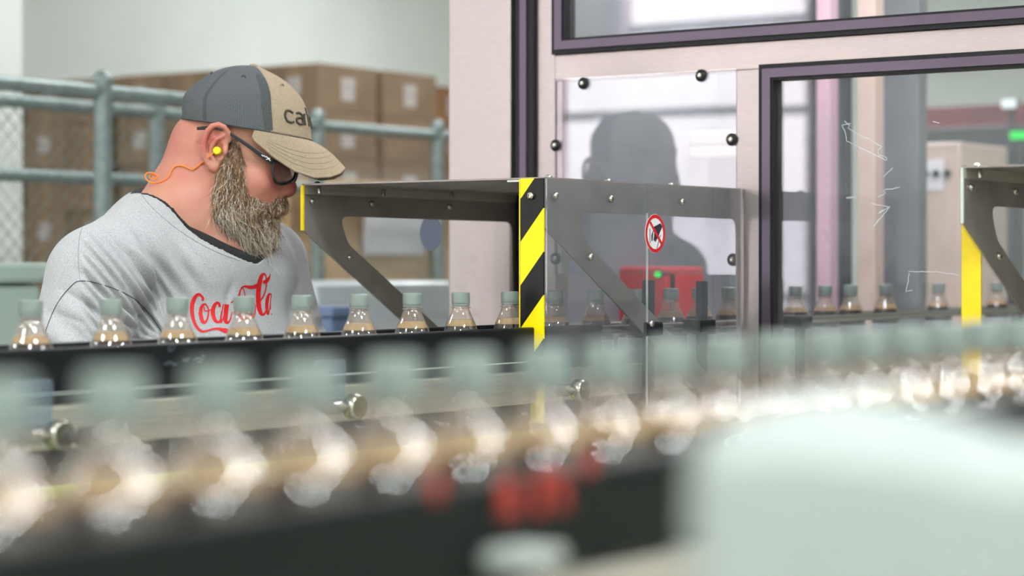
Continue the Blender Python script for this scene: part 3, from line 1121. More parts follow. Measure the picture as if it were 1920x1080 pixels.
far_beam(6.6, 202, 240, 1715, 2150, 'dull_red', 'dull red beam far behind the machine, below the white lamp', 'gantry_beam')
far_beam(6.3, 242, 268, 1715, 2150, 'dark_machine', 'dark beam just below the dull red beam, behind the machine', 'gantry_beam')
far_beam(6.0, 276, 302, 1806, 2120, 'dark_machine', 'lowest dark beam behind the machine, right of the beige cabinet', 'gantry_beam')
q = on_x(5.9, 1893, 194)
ll = empty('wall_lamp', q)
MB().box((-0.02, -0.028, -0.017), (0.0, 0.028, 0.017), 0.006).build('diffuser', M['dim_lamp'], ll)
MB().box((0.0, -0.032, -0.021), (0.03, 0.032, 0.021), 0.004).build('housing', M['white_plastic'], ll)
MB().box((0.01, -0.01, -q.z), (0.025, 0.01, -0.021)).build('stand', M['dark_machine'], ll)
tag(ll, 'small white lamp above the dull red beam, at the frame edge', 'lamp')
q = on_x(5.8, 1913, 254)
l2 = empty('exit_light', q)
MB().box((-0.02, -0.035, -0.016), (0.0, 0.035, 0.016), 0.004).build('lens', M['led'], l2)
MB().box((0.0, -0.04, -0.02), (0.03, 0.04, 0.02), 0.004).build('housing', M['rubber'], l2)
MB().box((0.01, -0.01, -q.z), (0.025, 0.01, -0.02)).build('stand', M['dark_machine'], l2)
tag(l2, 'glowing green light behind the machine, below the small white lamp', 'light')


# ------------------------------------------------------------------ tunnel guards
GU = 1.063
GW0 = -0.093
GW1 = on_x(GU, 566, 350).y
GZ = 1.543
GL = FX - 0.008 - GU


def ray_poly(c, ang, poly):
    dx, dy = math.cos(ang), math.sin(ang)
    best = None
    for i in range(len(poly)):
        (x0, y0), (x1, y1) = poly[i], poly[(i + 1) % len(poly)]
        ex, ey = x1 - x0, y1 - y0
        den = dx * ey - dy * ex
        if abs(den) < 1e-12: continue
        t = ((x0 - c[0]) * ey - (y0 - c[1]) * ex) / den
        s = ((x0 - c[0]) * dy - (y0 - c[1]) * dx) / den
        if t > 0 and -1e-6 <= s <= 1 + 1e-6:
            if best is None or t > best: best = t
    return (c[0] + dx * best, c[1] + dy * best)


def rounded(poly, rad, n=7):
    out = []
    m = len(poly)
    for i in range(m):
        p0, p1, p2 = Vector(poly[i - 1]), Vector(poly[i]), Vector(poly[(i + 1) % m])
        a, b = (p0 - p1).normalized(), (p2 - p1).normalized()
        r = rad[i]
        ang = a.angle(b)
        d = min(r / math.tan(ang / 2), (p0 - p1).length * 0.45, (p2 - p1).length * 0.45)
        s, e = p1 + a * d, p1 + b * d
        for k in range(n):
            t = k / (n - 1)
            q = s * (1 - t) ** 2 + p1 * 2 * t * (1 - t) + e * t * t
            out.append((q.x, q.y))
    return out


def gp(px, py):
    q = on_y(GW0, px, py)
    return (q.x - GU, q.z)


outer = [(0.0, GZ), (GL, GZ), (GL, gp(1410, 815)[1]), (0.0, gp(1022, 427)[1])]
hole = [gp(1084, 398), gp(1381, 411), gp(1385, 762), gp(1100, 455)]
hole = rounded(hole, [0.03, 0.02, 0.01, 0.05])
hc = gp(1300, 500)
angs = sorted(set([round(math.atan2(b - hc[1], a - hc[0]), 5) for a, b in hole + outer]))
LO = [ray_poly(hc, a, outer) for a in angs]
LI = [ray_poly(hc, a, hole) for a in angs]
BOLTS = [gp(*q) for q in ((1139, 373), (1273, 379), (1396, 385), (1101, 482), (1215, 607), (1396, 526), (1398, 690))]
BOLTS.insert(0, (gp(1022, 367)[0] + 0.022, gp(1022, 367)[1]))


def guard(u, w, W, label, hazard, second=False):
    g = empty('tunnel_guard', (u, w, GZ - 0.4))
    zz = -(GZ - 0.4)
    tag(g, label, 'guard')

    def part(mb, name, m, smooth=False, par=None):
        o = mb.build(name, m, g, smooth=smooth, loc=(0, 0, zz))
        return o
    part(MB().box((0, 0.0, GZ), (GL, W, GZ + 0.003)), 'top_cover', M['plate'])
    part(MB().box((0.002, 0.0035, GZ - 0.016), (GL, 0.0055, GZ)), 'cover_flange', M['strip'])
    part(MB().box((0.002, W - 0.0055, GZ - 0.016), (GL, W - 0.0035, GZ)), 'cover_flange', M['strip'])
    plates = []
    for y0 in (0.0, W - 0.003):
        plates.append(part(MB().ring(LO, LI, lambda a, b, t: (a, t, b), y0, y0 + 0.003), 'side_plate', M['plate']))
    zlow = gp(1210, 762)[1]
    um = gp(1210, 500)[0]
    if not second:
        part(MB().box((0.0, -0.005, zlow - 0.03), (um - 0.0006, -0.0015, GZ)), 'clear_panel', M['poly'])
        part(MB().box((um + 0.0006, -0.005, zlow - 0.03), (GL, -0.0015, GZ)), 'clear_panel', M['poly'])
        part(MB().box((um - 0.0006, -0.0052, zlow - 0.03), (um + 0.0004, -0.0016, hole[25][1] + 0.05 if len(hole) > 25 else GZ - 0.2)), 'panel_edge', M['poly_edge'])
    bp = [(a, b) for a, b in outer]
    part(MB().prism(bp, lambda a, b, t: (a, t, b), W + 0.0012, W + 0.0042), 'clear_panel', M['poly_clean'])
    for pi, y0 in enumerate((-0.005 if not second else -0.001, W - 0.003)):
        for (a, b) in BOLTS:
            part(bolt_mb((a, y0, b), (0, -1, 0), 0.0062), 'bolt', M['bolt'], smooth=50.0)
    for a in (0.03, 0.22, 0.44):
        part(MB().lathe([(0.004, 0), (0.004, 0.012), (0.003, 0.014)], 10, o=(a, W - 0.016, GZ - 0.014)), 'cover_screw', M['bolt'], smooth=True)
        for yy in (0.012, W - 0.012):
            part(MB().lathe([(0.007, 0), (0.006, 0.003), (0.002, 0.005)], 12, o=(a, yy, GZ + 0.003)), 'cover_screw', M['bolt'], smooth=True)
    if hazard:
        y1 = on_x(GU, 978, 500).y - w
        zb = 1.13
        part(MB().box((-0.0035, 0.0, zb), (0.0, y1, GZ + 0.001)), 'hazard_post', M['hazard'])
        part(MB().box((-0.0042, y1 + 0.0004, zb), (0.0, y1 + 0.0024, GZ)), 'yellow_edge', M['yellow'])
        part(bolt_mb((-0.0035, y1 * 0.52, gp(1022, 367)[1]), (-1, 0, 0), 0.0068), 'bolt', M['bolt'], smooth=50.0)
        part(MB().box((-0.004, W - 0.006, outer[3][1] + 0.0), (0.0, W + 0.0, GZ)), 'yellow_edge', M['yellow'])
        part(MB().box((0.0, y1 + 0.0, GZ - 0.045), (0.002, y1 + 0.003, GZ - 0.004)).box((0.0, y1, GZ - 0.004), (0.002, y1 + 0.03, GZ - 0.001)), 'corner_bracket', M['poly_edge'])
    else:
        ux = u + 0.10
        ya, yb = on_x(ux, 1803, 500).y - w, on_x(ux, 1839, 500).y - w
        part(MB().box((0.10, yb, 1.0), (0.104, ya, GZ - 0.003)), 'yellow_post', M['yellow'])
        part(MB().box((0.10, W - 0.003, GZ - 0.03), (0.104, yb + 0.001, GZ - 0.004)), 'post_bracket', M['plate'])
        part(MB().box((-0.004, W - 0.0036, outer[3][1]), (0.0, W, GZ)), 'panel_edge', M['poly_edge'])
        part(MB().box((-0.003, 0.0, 1.0), (0.0, 0.036, GZ)), 'yellow_post', M['yellow'])
    return g, part


g1, part1 = guard(GU, GW0, GW1 - GW0, 'steel and clear plastic tunnel guard with black and yellow striped post', True)
gw2 = at(1807, 316, 3.2).y
g2, part2 = guard(GU + 0.02, gw2 - 0.66, 0.66, 'second steel tunnel guard with plain yellow post, at the frame edge', False, True)


def disc(mb, cu, cz, r, fn, t0, t1, n=48, r0=0):
    lo = [(cu + r * math.cos(2 * math.pi * k / n), cz + r * math.sin(2 * math.pi * k / n)) for k in range(n)]
    if r0:
        li = [(cu + r0 * math.cos(2 * math.pi * k / n), cz + r0 * math.sin(2 * math.pi * k / n)) for k in range(n)]
        return mb.ring(lo, li, fn, t0, t1)
    return mb.prism(lo, fn, t0, t1)


# prohibition sign on the front clear panel, its twin (seen from behind) on the rear one
su, sz = gp(1223.5, 438)
SR = (gp(1223, 402)[1] - gp(1223, 474.5)[1]) / 2
fn = lambda a, b, t: (a, t, b)
yk = -0.005
sg = part1(disc(MB(), su, sz, SR, fn, yk - 0.0006, yk), 'prohibition_sign', M['white_sticker'])
sg['label'] = 'round white sticker with red ring over a black hand'


def sub(mb, name, m):
    o = mb.build(name, m, sg)
    return o


sub(disc(MB(), su, sz, SR * 0.985, fn, yk - 0.0010, yk - 0.0007, r0=SR * 0.80), 'red_ring', M['red_print'])
z8 = lambda x, y: gp(1180 + x / 9.0, 380 + y / 9.0)
sub(MB().prism([z8(292, 345), z8(312, 315), z8(520, 700), z8(498, 738)], fn, yk - 0.0014, yk - 0.0011), 'red_slash', M['red_print'])
hand = MB()
for poly in ([(372, 405), (475, 348), (512, 405), (470, 500), (440, 590), (400, 560), (372, 500)],
             [(380, 470), (352, 505), (350, 560), (344, 640), (328, 655), (324, 560), (338, 510), (375, 440)],
             [(372, 520), (400, 545), (385, 600), (372, 640), (360, 640), (368, 590), (374, 560)],
             [(395, 545), (418, 560), (400, 610), (386, 650), (376, 648), (386, 600)],
             [(418, 560), (440, 575), (416, 620), (396, 665), (386, 660), (400, 615)]):
    hand.prism([z8(*q) for q in poly], fn, yk - 0.0010, yk - 0.0007)
sub(hand, 'hand_symbol', M['black_print'])
ln = MB()
ln.prism([z8(296, 440), z8(305, 440), z8(308, 690), z8(299, 690)], fn, yk - 0.0010, yk - 0.0007)
ln.prism([z8(474, 545), z8(482, 548), z8(424, 772), z8(416, 768)], fn, yk - 0.0010, yk - 0.0007)
sub(ln, 'edge_symbol', M['black_print'])
W1 = GW1 - GW0
rs = on_y(GW1 + 0.003, 806, 437)
part1(disc(MB(), rs.x - GU, rs.z, SR, fn, W1 + 0.0003, W1 + 0.0010), 'sticker_back', M['lav_sticker'])

# brackets that carry the guide rods in the tunnel
for px, top, lowb in ((1216, 525, 700), (1316, 527, 700), (1500, 585, 700)):
    q = on_y(-0.085, px, top)
    wdx = 0.024
    o = MB().box((q.x - wdx / 2, -0.092, BELT - 0.03), (q.x + wdx / 2, -0.078, q.z), 0.002).build('rod_bracket', M['black'], conv_mid)
    o.matrix_parent_inverse = Matrix.Translation((-conv_mid.location))
    z = CAPZ - 0.07
    o2_ = MB().box((q.x - 0.03, -0.10, z - 0.014), (q.x + 0.03, -0.055, z + 0.012), 0.004).build('rod_clamp', M['black'], conv_mid)
    o2_.matrix_parent_inverse = Matrix.Translation((-conv_mid.location))

# ------------------------------------------------------------------ sculpting with distance fields
def _seg(P, a, b):
    ab = b - a
    t = np.clip(((P - a) @ ab) / max(ab @ ab, 1e-12), 0, 1)
    return t


class Sculpt:
    """blends ellipsoids, round cones and spheres into one continuous surface"""

    def __init__(self, lo, hi, h):
        self.h = h
        self.lo = np.array(lo, np.float32)
        self.n = np.maximum(4, np.ceil((np.array(hi) - np.array(lo)) / h).astype(int) + 1)
        self.ax = [self.lo[i] + h * np.arange(self.n[i], dtype=np.float32) for i in range(3)]
        self.D = np.full(self.n, 0.2, np.float32)

    def _grid(self, lo, hi):
        sl = []
        for i in range(3):
            a = int(max(0, math.floor((lo[i] - self.lo[i]) / self.h)))
            b = int(min(self.n[i], math.ceil((hi[i] - self.lo[i]) / self.h) + 1))
            if b <= a: return None, None
            sl.append(slice(a, b))
        X, Y, Z = np.meshgrid(self.ax[0][sl[0]], self.ax[1][sl[1]], self.ax[2][sl[2]], indexing='ij')
        return tuple(sl), np.stack([X, Y, Z], -1)

    def _merge(self, sl, d, k, op):
        c = self.D[sl]
        if op == 'add':
            if k <= 0:
                self.D[sl] = np.minimum(c, d)
            else:
                t = np.clip(0.5 + 0.5 * (c - d) / k, 0, 1)
                self.D[sl] = c * (1 - t) + d * t - k * t * (1 - t)
        else:
            e = -d
            if k <= 0:
                self.D[sl] = np.maximum(c, e)
            else:
                t = np.clip(0.5 - 0.5 * (c - e) / k, 0, 1)
                self.D[sl] = c * (1 - t) + e * t + k * t * (1 - t)

    def cone(self, a, b, ra, rb, k=0.01, op='add'):
        a, b = np.array(a, np.float32), np.array(b, np.float32)
        m = max(ra, rb) + k * 1.5 + 2 * self.h
        sl, P = self._grid(np.minimum(a, b) - m, np.maximum(a, b) + m)
        if sl is None: return self
        t = _seg(P, a, b)
        d = np.linalg.norm(P - (a + t[..., None] * (b - a)), axis=-1) - (ra + (rb - ra) * t)
        self._merge(sl, d, k, op)
        return self

    def ball(self, c, r, k=0.01, op='add'):
        return self.cone(c, c, r, r, k, op)

    def ell(self, c, r, k=0.01, rot=None, op='add'):
        c = np.array(c, np.float32)
        r = np.array(r, np.float32)
        m = max(r) + k * 1.5 + 2 * self.h
        sl, P = self._grid(c - m, c + m)
        if sl is None: return self
        Q = P - c
        if rot is not None:
            Q = Q @ np.array(rot, np.float32)      # columns are the axes
        k0 = np.linalg.norm(Q / r, axis=-1)
        k1 = np.linalg.norm(Q / (r * r), axis=-1)
        d = np.where(k1 > 1e-9, k0 * (k0 - 1) / np.maximum(k1, 1e-9), -min(r))
        self._merge(sl, d, k, op)
        return self

    def field(self, fn, lo, hi, k=0.0, op='cut'):
        sl, P = self._grid(np.array(lo), np.array(hi))
        self._merge(sl, fn(P), k, op)
        return self

    def mesh(self):
        D = self.D
        ins = D < 0
        nx, ny, nz = D.shape
        c8 = [ins[i:nx - 1 + i, j:ny - 1 + j, l:nz - 1 + l] for i in (0, 1) for j in (0, 1) for l in (0, 1)]
        cnt = sum(q.astype(np.int8) for q in c8)
        act = (cnt > 0) & (cnt < 8)
        idx = np.full(act.shape, -1, np.int64)
        ci = np.argwhere(act)
        idx[act] = np.arange(len(ci))
        S = np.zeros((len(ci), 3))
        N = np.zeros(len(ci))
        corners = [(i, j, l) for i in (0, 1) for j in (0, 1) for l in (0, 1)]
        for a in corners:
            for ax in range(3):
                if a[ax] == 1: continue
                b = list(a)
                b[ax] = 1
                va = D[ci[:, 0] + a[0], ci[:, 1] + a[1], ci[:, 2] + a[2]]
                vb = D[ci[:, 0] + b[0], ci[:, 1] + b[1], ci[:, 2] + b[2]]
                m = (va < 0) != (vb < 0)
                t = va[m] / (va[m] - vb[m])
                p = ci[m].astype(float) + np.array(a, float)
                p[:, ax] += t
                S[m] += p
                N[m] += 1
        V = self.lo + self.h * (S / N[:, None])
        quads = []
        for ax in range(3):
            s0 = [slice(0, None)] * 3
            s1 = [slice(0, None)] * 3
            s0[ax] = slice(0, -1)
            s1[ax] = slice(1, None)
            a, b = ins[tuple(s0)], ins[tuple(s1)]
            e = np.argwhere(a != b)
            o1, o2 = [(1, 2), (2, 0), (0, 1)][ax]
            ok = (e[:, o1] >= 1) & (e[:, o2] >= 1) & (e[:, o1] < D.shape[o1] - 1) & (e[:, o2] < D.shape[o2] - 1)
            e = e[ok]
            fl = a[e[:, 0], e[:, 1], e[:, 2]]
            d1 = np.zeros(3, int)
            d1[o1] = 1
            d2 = np.zeros(3, int)
            d2[o2] = 1
            q = np.stack([idx[tuple((e - d1 - d2).T)], idx[tuple((e - d2).T)], idx[tuple(e.T)], idx[tuple((e - d1).T)]], 1)
            q[~fl] = q[~fl][:, ::-1]
            quads.append(q)
        Q = np.concatenate(quads)
        Q = Q[(Q >= 0).all(1)]
        return V, Q


def np_mesh(name, V, Q, material, parent, smooth=True):
    me = bpy.data.meshes.new(name)
    V = np.asarray(V, np.float32)
    Q = np.asarray(Q, np.int32)
    k = Q.shape[1]
    me.vertices.add(len(V))
    me.vertices.foreach_set('co', V.ravel())
    me.loops.add(Q.size)
    me.loops.foreach_set('vertex_index', Q.ravel())
    me.polygons.add(len(Q))
    me.polygons.foreach_set('loop_start', np.arange(0, Q.size, k, dtype=np.int32))
    me.polygons.foreach_set('loop_total', np.full(len(Q), k, np.int32))
    me.update(calc_edges=True)
    me.validate()
    if smooth:
        me.polygons.foreach_set('use_smooth', np.ones(len(me.polygons), bool))
    me.materials.append(material)
    o = bpy.data.objects.new(name, me)
    COL.objects.link(o)
    if parent is not None:
        o.parent = parent
    return o


def vnormals(V, Q):
    n = np.cross(V[Q[:, 2]] - V[Q[:, 0]], V[Q[:, 3]] - V[Q[:, 1]])
    N = np.zeros_like(V)
    for i in range(4):
        np.add.at(N, Q[:, i], n)
    return N / np.maximum(np.linalg.norm(N, axis=1, keepdims=True), 1e-12)


def relax(V, Q, it=2, lam=0.5):
    """Laplacian smoothing"""
    E = np.concatenate([Q[:, [0, 1]], Q[:, [1, 2]], Q[:, [2, 3]], Q[:, [3, 0]]])
    V = V.copy()
    for _ in range(it):
        S = np.zeros_like(V)
        c = np.zeros(len(V))
        np.add.at(S, E[:, 0], V[E[:, 1]])
        np.add.at(S, E[:, 1], V[E[:, 0]])
        np.add.at(c, E[:, 0], 1)
        np.add.at(c, E[:, 1], 1)
        V += lam * (S / np.maximum(c, 1)[:, None] - V)
    return V


# ------------------------------------------------------------------ the man
# local frame: x to the viewer's right, y away from the viewer, z up; unit K = one picture pixel at his depth
YM = 3.95
K = YM / F
X0 = (405 - 960) * K
pr = CAM + Vector((SN * X0 + CS * YM, -CS * X0 + SN * YM, 0))
person = empty('person', (pr.x, pr.y, 0), -(math.pi / 2 - PHI))
tag(person, 'bearded man in grey printed sweatshirt and trucker cap, looking down past the bottles', 'person')


def PP(px, py, y=0.0):
    """local point that shows at a picture pixel, y pixel units behind the man's middle plane"""
    Y = YM + y * K
    return np.array([(px - 960) / F * Y - X0, y * K, 1.4 + (HOR - py) / F * Y])


def MS(px, py, y=0.0):
    """point placed from the middle-plane profile, offset sideways (used for mirrored pairs)"""
    p = PP(px, py)
    return np.array([p[0], y * K, p[2]])


CL = Vector((-X0, -YM, 1.4))


def cray(px, py):
    return Vector(((px - 960) / F, 1.0, (HOR - py) / F))


def rotY(deg):
    """axes pitched downwards by deg (x axis turns towards -z)"""
    a = math.radians(deg)
    return np.array([[math.cos(a), 0, math.sin(a)], [0, 1, 0], [-math.sin(a), 0, math.cos(a)]])


# skin
def skin_mat():
    k = NT('skin')
    p = k.n('BsdfPrincipled')
    k.l(p.outputs[0], k.out.inputs[0])
    p.inputs['Roughness'].default_value = 0.48
    p.inputs['Specular IOR Level'].default_value = 0.4
    p.inputs['Subsurface Weight'].default_value = 0.12
    p.inputs['Subsurface Radius'].default_value = (0.012, 0.005, 0.003)
    p.inputs['Subsurface Scale'].default_value = 0.5
    tc = k.n('TexCoord').outputs['Object']
    n1 = k.n('TexNoise')
    n1.inputs['Scale'].default_value = 22
    n1.inputs['Detail'].default_value = 4
    k.l(tc, n1.inputs['Vector'])
    n2 = k.n('TexNoise')
    n2.inputs['Scale'].default_value = 420
    n2.inputs['Detail'].default_value = 3
    k.l(tc, n2.inputs['Vector'])
    at_ = k.n('Attribute', attribute_name='flush')
    r1 = k.n('MapRange')
    k.l(n1.outputs[0], r1.inputs[0])
    r1.inputs[1].default_value = 0.3
    r1.inputs[2].default_value = 0.7
    f = k.math('ADD', k.math('MULTIPLY', r1.outputs[0], 0.35), k.math('MULTIPLY', at_.outputs['Fac'], 0.75))
    mx = k.n('Mix', data_type='RGBA', clamp_factor=True)
    k.l(f, mx.inputs[0])
    mx.inputs[6].default_value = lin(192, 142, 120)
    mx.inputs[7].default_value = lin(174, 92, 80)
    r2 = k.n('MapRange')
    k.l(n2.outputs[0], r2.inputs[0])
    r2.inputs[1].default_value = 0.60
    r2.inputs[2].default_value = 0.75
    r2.inputs[4].default_value = 0.28
    m2 = k.n('Mix', data_type='RGBA')
    k.l(r2.outputs[0], m2.inputs[0])
    k.l(mx.outputs[2], m2.inputs[6])
    m2.inputs[7].default_value = lin(150, 92, 78)
    k.l(m2.outputs[2], p.inputs['Base Color'])
    bp = k.n('Bump')
    bp.inputs['Strength'].default_value = 0.25
    bp.inputs['Distance'].default_value = 0.0012
    k.l(n2.outputs[0], bp.inputs['Height'])
    k.l(bp.outputs[0], p.inputs['Normal'])
    return k.m


M['skin'] = skin_mat()
M['sock'] = mat('undershirt', lin(22, 22, 24), 0.9, col2=lin(34, 34, 36), nscale=500)


def hand_prims(s, wrist, fwd, palm, side, k=0.006):
    """wrist point, finger direction, palm-facing direction, thumb side (unit vectors)"""
    w, f, p, t = [np.array(q, float) for q in (wrist, fwd, palm, side)]
    c = w + f * 0.048
    R = np.stack([f, t, p], 1)
    s.ell(c, (0.052, 0.043, 0.017), 0.01, rot=R)
    s.cone(w, w + f * 0.02, 0.026, 0.026, 0.015)
    for i, (off, ln, r) in enumerate(((0.031, 0.078, 0.0092), (0.011, 0.086, 0.0096), (-0.009, 0.080, 0.0092), (-0.028, 0.062, 0.0082))):
        b = w + f * 0.085 + t * off
        d1 = (f * 0.92 + p * 0.38)
        d2 = (f * 0.45 + p * 0.89)
        d3 = (f * 0.05 + p * 1.0)
        q1 = b + d1 * ln * 0.46
        q2 = q1 + d2 * ln * 0.32
        q3 = q2 + d3 * ln * 0.24
        s.cone(b - f * 0.02, q1, r * 1.05, r, k)
        s.cone(q1, q2, r, r * 0.92, 0.003)
        s.cone(q2, q3, r * 0.92, r * 0.78, 0.003)
    b = w + f * 0.028 + t * 0.034
    q1 = b + (f * 0.62 + t * 0.6 + p * 0.35) * 0.040
    q2 = q1 + (f * 0.80 + t * 0.1 + p * 0.58) * 0.032
    s.cone(w + f * 0.02 + t * 0.02, b, 0.016, 0.0135, 0.008)
    s.cone(b, q1, 0.0135, 0.0112, 0.004)
    s.cone(q1, q2, 0.0112, 0.0088, 0.003)


# both hands rest on the far side of the conveyor
def K2P(x, y, z):
    d = Vector((x - pr.x, y - pr.y))
    return np.array([SN * d.x - CS * d.y, CS * d.x + SN * d.y, z])


fw_dir = K2P(pr.x, pr.y - 1, 0)          # towards the conveyor
al_dir = K2P(pr.x + 1, pr.y, 0)          # along the conveyor
WR = [K2P(0.30, 0.235, 1.195), K2P(0.72, 0.235, 1.195)]
ELB = [PP(150, 740, -245), PP(560, 690, 120)]


def add_arms(s):
    u = K
    for i, (sh, el, wv) in enumerate(((PP(205, 520, -190), ELB[0], WR[0]), (PP(480, 510, 180), ELB[1], WR[1]))):
        s.cone(PP(300, 500, -60) if i == 0 else PP(430, 500, 70), sh, 52 * u, 52 * u, 20 * u)
        s.cone(sh, el, 54 * u, 44 * u, 14 * u)
        s.cone(el, wv, 44 * u, 27 * u, 10 * u)
        f = fw_dir * 0.97 + np.array([0, 0, -0.24])
        f /= np.linalg.norm(f)
        p = np.array([0, 0, -1.0]) + fw_dir * -0.24
        p /= np.linalg.norm(p)
        t = al_dir * (1 if i == 0 else -1)
        t = t - f * (t @ f)
        t /= np.linalg.norm(t)
        hand_prims(s, wv, f, p, t)


def body_sculpt():
    box = np.array([PP(180, 620, -150), PP(570, 150, 150), PP(90, 790, -310), PP(620, 600, 190), WR[0] - 0.15, WR[1] - 0.15, WR[0] + 0.15, WR[1] + 0.15])
    s = Sculpt(box.min(0), box.max(0), 2.6 * K)
    u = K
    s.ell(MS(460, 226), (104 * u, 84 * u, 88 * u), 0.0, rot=rotY(12))
    s.ell(MS(476, 316), (63 * u, 74 * u, 94 * u), 30 * u, rot=rotY(14))
    s.ell(MS(384, 268), (56 * u, 68 * u, 58 * u), 28 * u)
    for e in (-1, 1):
        s.cone(MS(425, 325, 52 * e), MS(476, 410, 26 * e), 32 * u, 26 * u, 26 * u)
        s.ball(MS(487, 346, 46 * e), 27 * u, 24 * u)           # cheek
        s.cone(MS(525, 297, 12 * e), MS(516, 300, 48 * e), 12 * u, 12 * u, 12 * u)    # brow
    s.ell(MS(498, 372), (32 * u, 42 * u, 40 * u), 24 * u)
    s.ball(MS(484, 420), 26 * u, 24 * u)
    # eye sockets, lids
    for e in (-1, 1):
        s.ball(MS(534, 321, 33 * e), 13 * u, 8 * u, 'cut')
        s.ball(MS(517, 321, 33 * e), 14.5 * u, 3 * u)
        s.cone(MS(528, 326, 22 * e), MS(524, 327, 44 * e), 3.2 * u, 3.2 * u, 3 * u)
        s.cone(MS(519, 338, 20 * e), MS(513, 338, 48 * e), 5 * u, 4 * u, 8 * u)
    # nose
    s.cone(MS(526, 304), MS(540, 346), 9.5 * u, 14 * u, 10 * u)
    s.ball(MS(539, 355), 16 * u, 6 * u)
    s.ball(MS(543, 352), 13 * u, 5 * u)
    for e in (-1, 1):
        s.ell(MS(528, 361, 14 * e), (14 * u, 9 * u, 10 * u), 6 * u)
        s.ell(MS(535, 371, 8 * e), (6 * u, 3.6 * u, 4 * u), 2.5 * u, op='cut')
    s.cone(MS(520, 389, -18), MS(520, 389, 18), 7 * u, 7 * u, 6 * u)
    s.cone(MS(516, 399, -17), MS(516, 399, 17), 8 * u, 8 * u, 6 * u)
    s.cone(MS(529, 394, -14), MS(529, 394, 14), 2 * u, 2 * u, 2 * u, 'cut')
    # neck
    s.cone(MS(404, 300), MS(348, 440), 80 * u, 94 * u, 26 * u)
    s.cone(MS(374, 266), MS(350, 330), 46 * u, 50 * u, 24 * u)
    s.cone(MS(430, 380), MS(400, 470), 66 * u, 82 * u, 34 * u)
    for e in (-1, 1):                                                # neck muscle
        s.cone(MS(402, 325, 64 * e), MS(408, 452, 48 * e), 18 * u, 22 * u, 24 * u)
    # slope of the shoulders under the collar
    s.cone(PP(340, 400, -20), PP(220, 478, -170), 78 * u, 52 * u, 34 * u)
    s.cone(PP(380, 415, 20), PP(470, 470, 140), 70 * u, 60 * u, 34 * u)
    s.ell(PP(370, 520, 0), (110 * u, 100 * u, 70 * u), 40 * u)
    # ears
    for e in (-1, 1):
        def E(px, py, d=0.0):
            q = PP(px, py, -92)
            return np.array([q[0], e * (92 + d) * u, q[2]])
        s.ell(E(404, 272, -2), (24 * u, 7 * u, 40 * u), 5 * u, rot=rotY(12))
        path = [(429, 262, -3), (429, 250, 2), (421, 239, 5), (411, 234, 7), (399, 237, 9), (390, 247, 10), (385, 262, 10), (383, 278, 9), (385, 293, 7), (390, 306, 5), (396, 315, 3)]
        for a, b in zip(path, path[1:]):
            s.cone(E(*a), E(*b), 5.2 * u, 5.2 * u, 1.5 * u)
        s.ell(E(401, 312, 2), (10 * u, 6 * u, 11 * u), 5 * u)             # lobe
        s.ell(E(408, 282, 6), (14 * u, 9 * u, 17 * u), 3 * u, op='cut')   # concha
        s.ell(E(409, 254, 6), (13 * u, 6 * u, 9 * u), 3 * u, rot=rotY(35), op='cut')
        ah = [(419, 255, 4), (406, 262, 7), (397, 276, 7), (396, 292, 6), (403, 302, 4)]
        for a, b in zip(ah, ah[1:]):
            s.cone(E(*a), E(*b), 4.2 * u, 4.2 * u, 3 * u)
        s.ell(E(422, 283, 0), (5 * u, 6 * u, 9 * u), 4 * u)               # tragus
    add_arms(s)
    V, Q = s.mesh()
    V = relax(V, Q, 1, 0.4)
    return V, Q


HV, HQ = body_sculpt()

BV, BQ = HV, HQ
nH = len(HV)
body = np_mesh('body', BV, BQ, M['skin'], person)
fl = np.zeros(len(BV), np.float32)
for (px, py, yy, r, a) in ((500, 345, -46, 42, 0.8), (500, 345, 46, 42, 0.8), (545, 352, 0, 26, 1.0), (404, 270, -95, 46, 0.9), (404, 270, 95, 46, 0.9), (340, 270, -30, 75, 0.75),
                           (380, 340, -60, 70, 0.55), (330, 320, 0, 60, 0.5)):
    c = MS(px, py, yy)
    d = np.linalg.norm(BV - c, axis=1) / (r * K)
    fl = np.maximum(fl, a * np.clip(1.25 - d, 0, 1))
fl[BV[:, 2] < 1.26] = 0.35
at_ = body.data.attributes.new('flush', 'FLOAT', 'POINT')
at_.data.foreach_set('value', fl)


def bvh_of(V, Q):
    return BVHTree.FromPolygons([tuple(map(float, v)) for v in V], [tuple(map(int, q)) for q in Q])


BT = bvh_of(HV, HQ)

# ------------------------------------------------------------------ sweatshirt
TL = np.array([0.62, 0.785, 0.0])      # towards his left shoulder
TF = np.array([0.785, -0.62, 0.0])     # the way his chest faces
TR = np.stack([TL, TF, np.array([0, 0, 1.0])], 1)


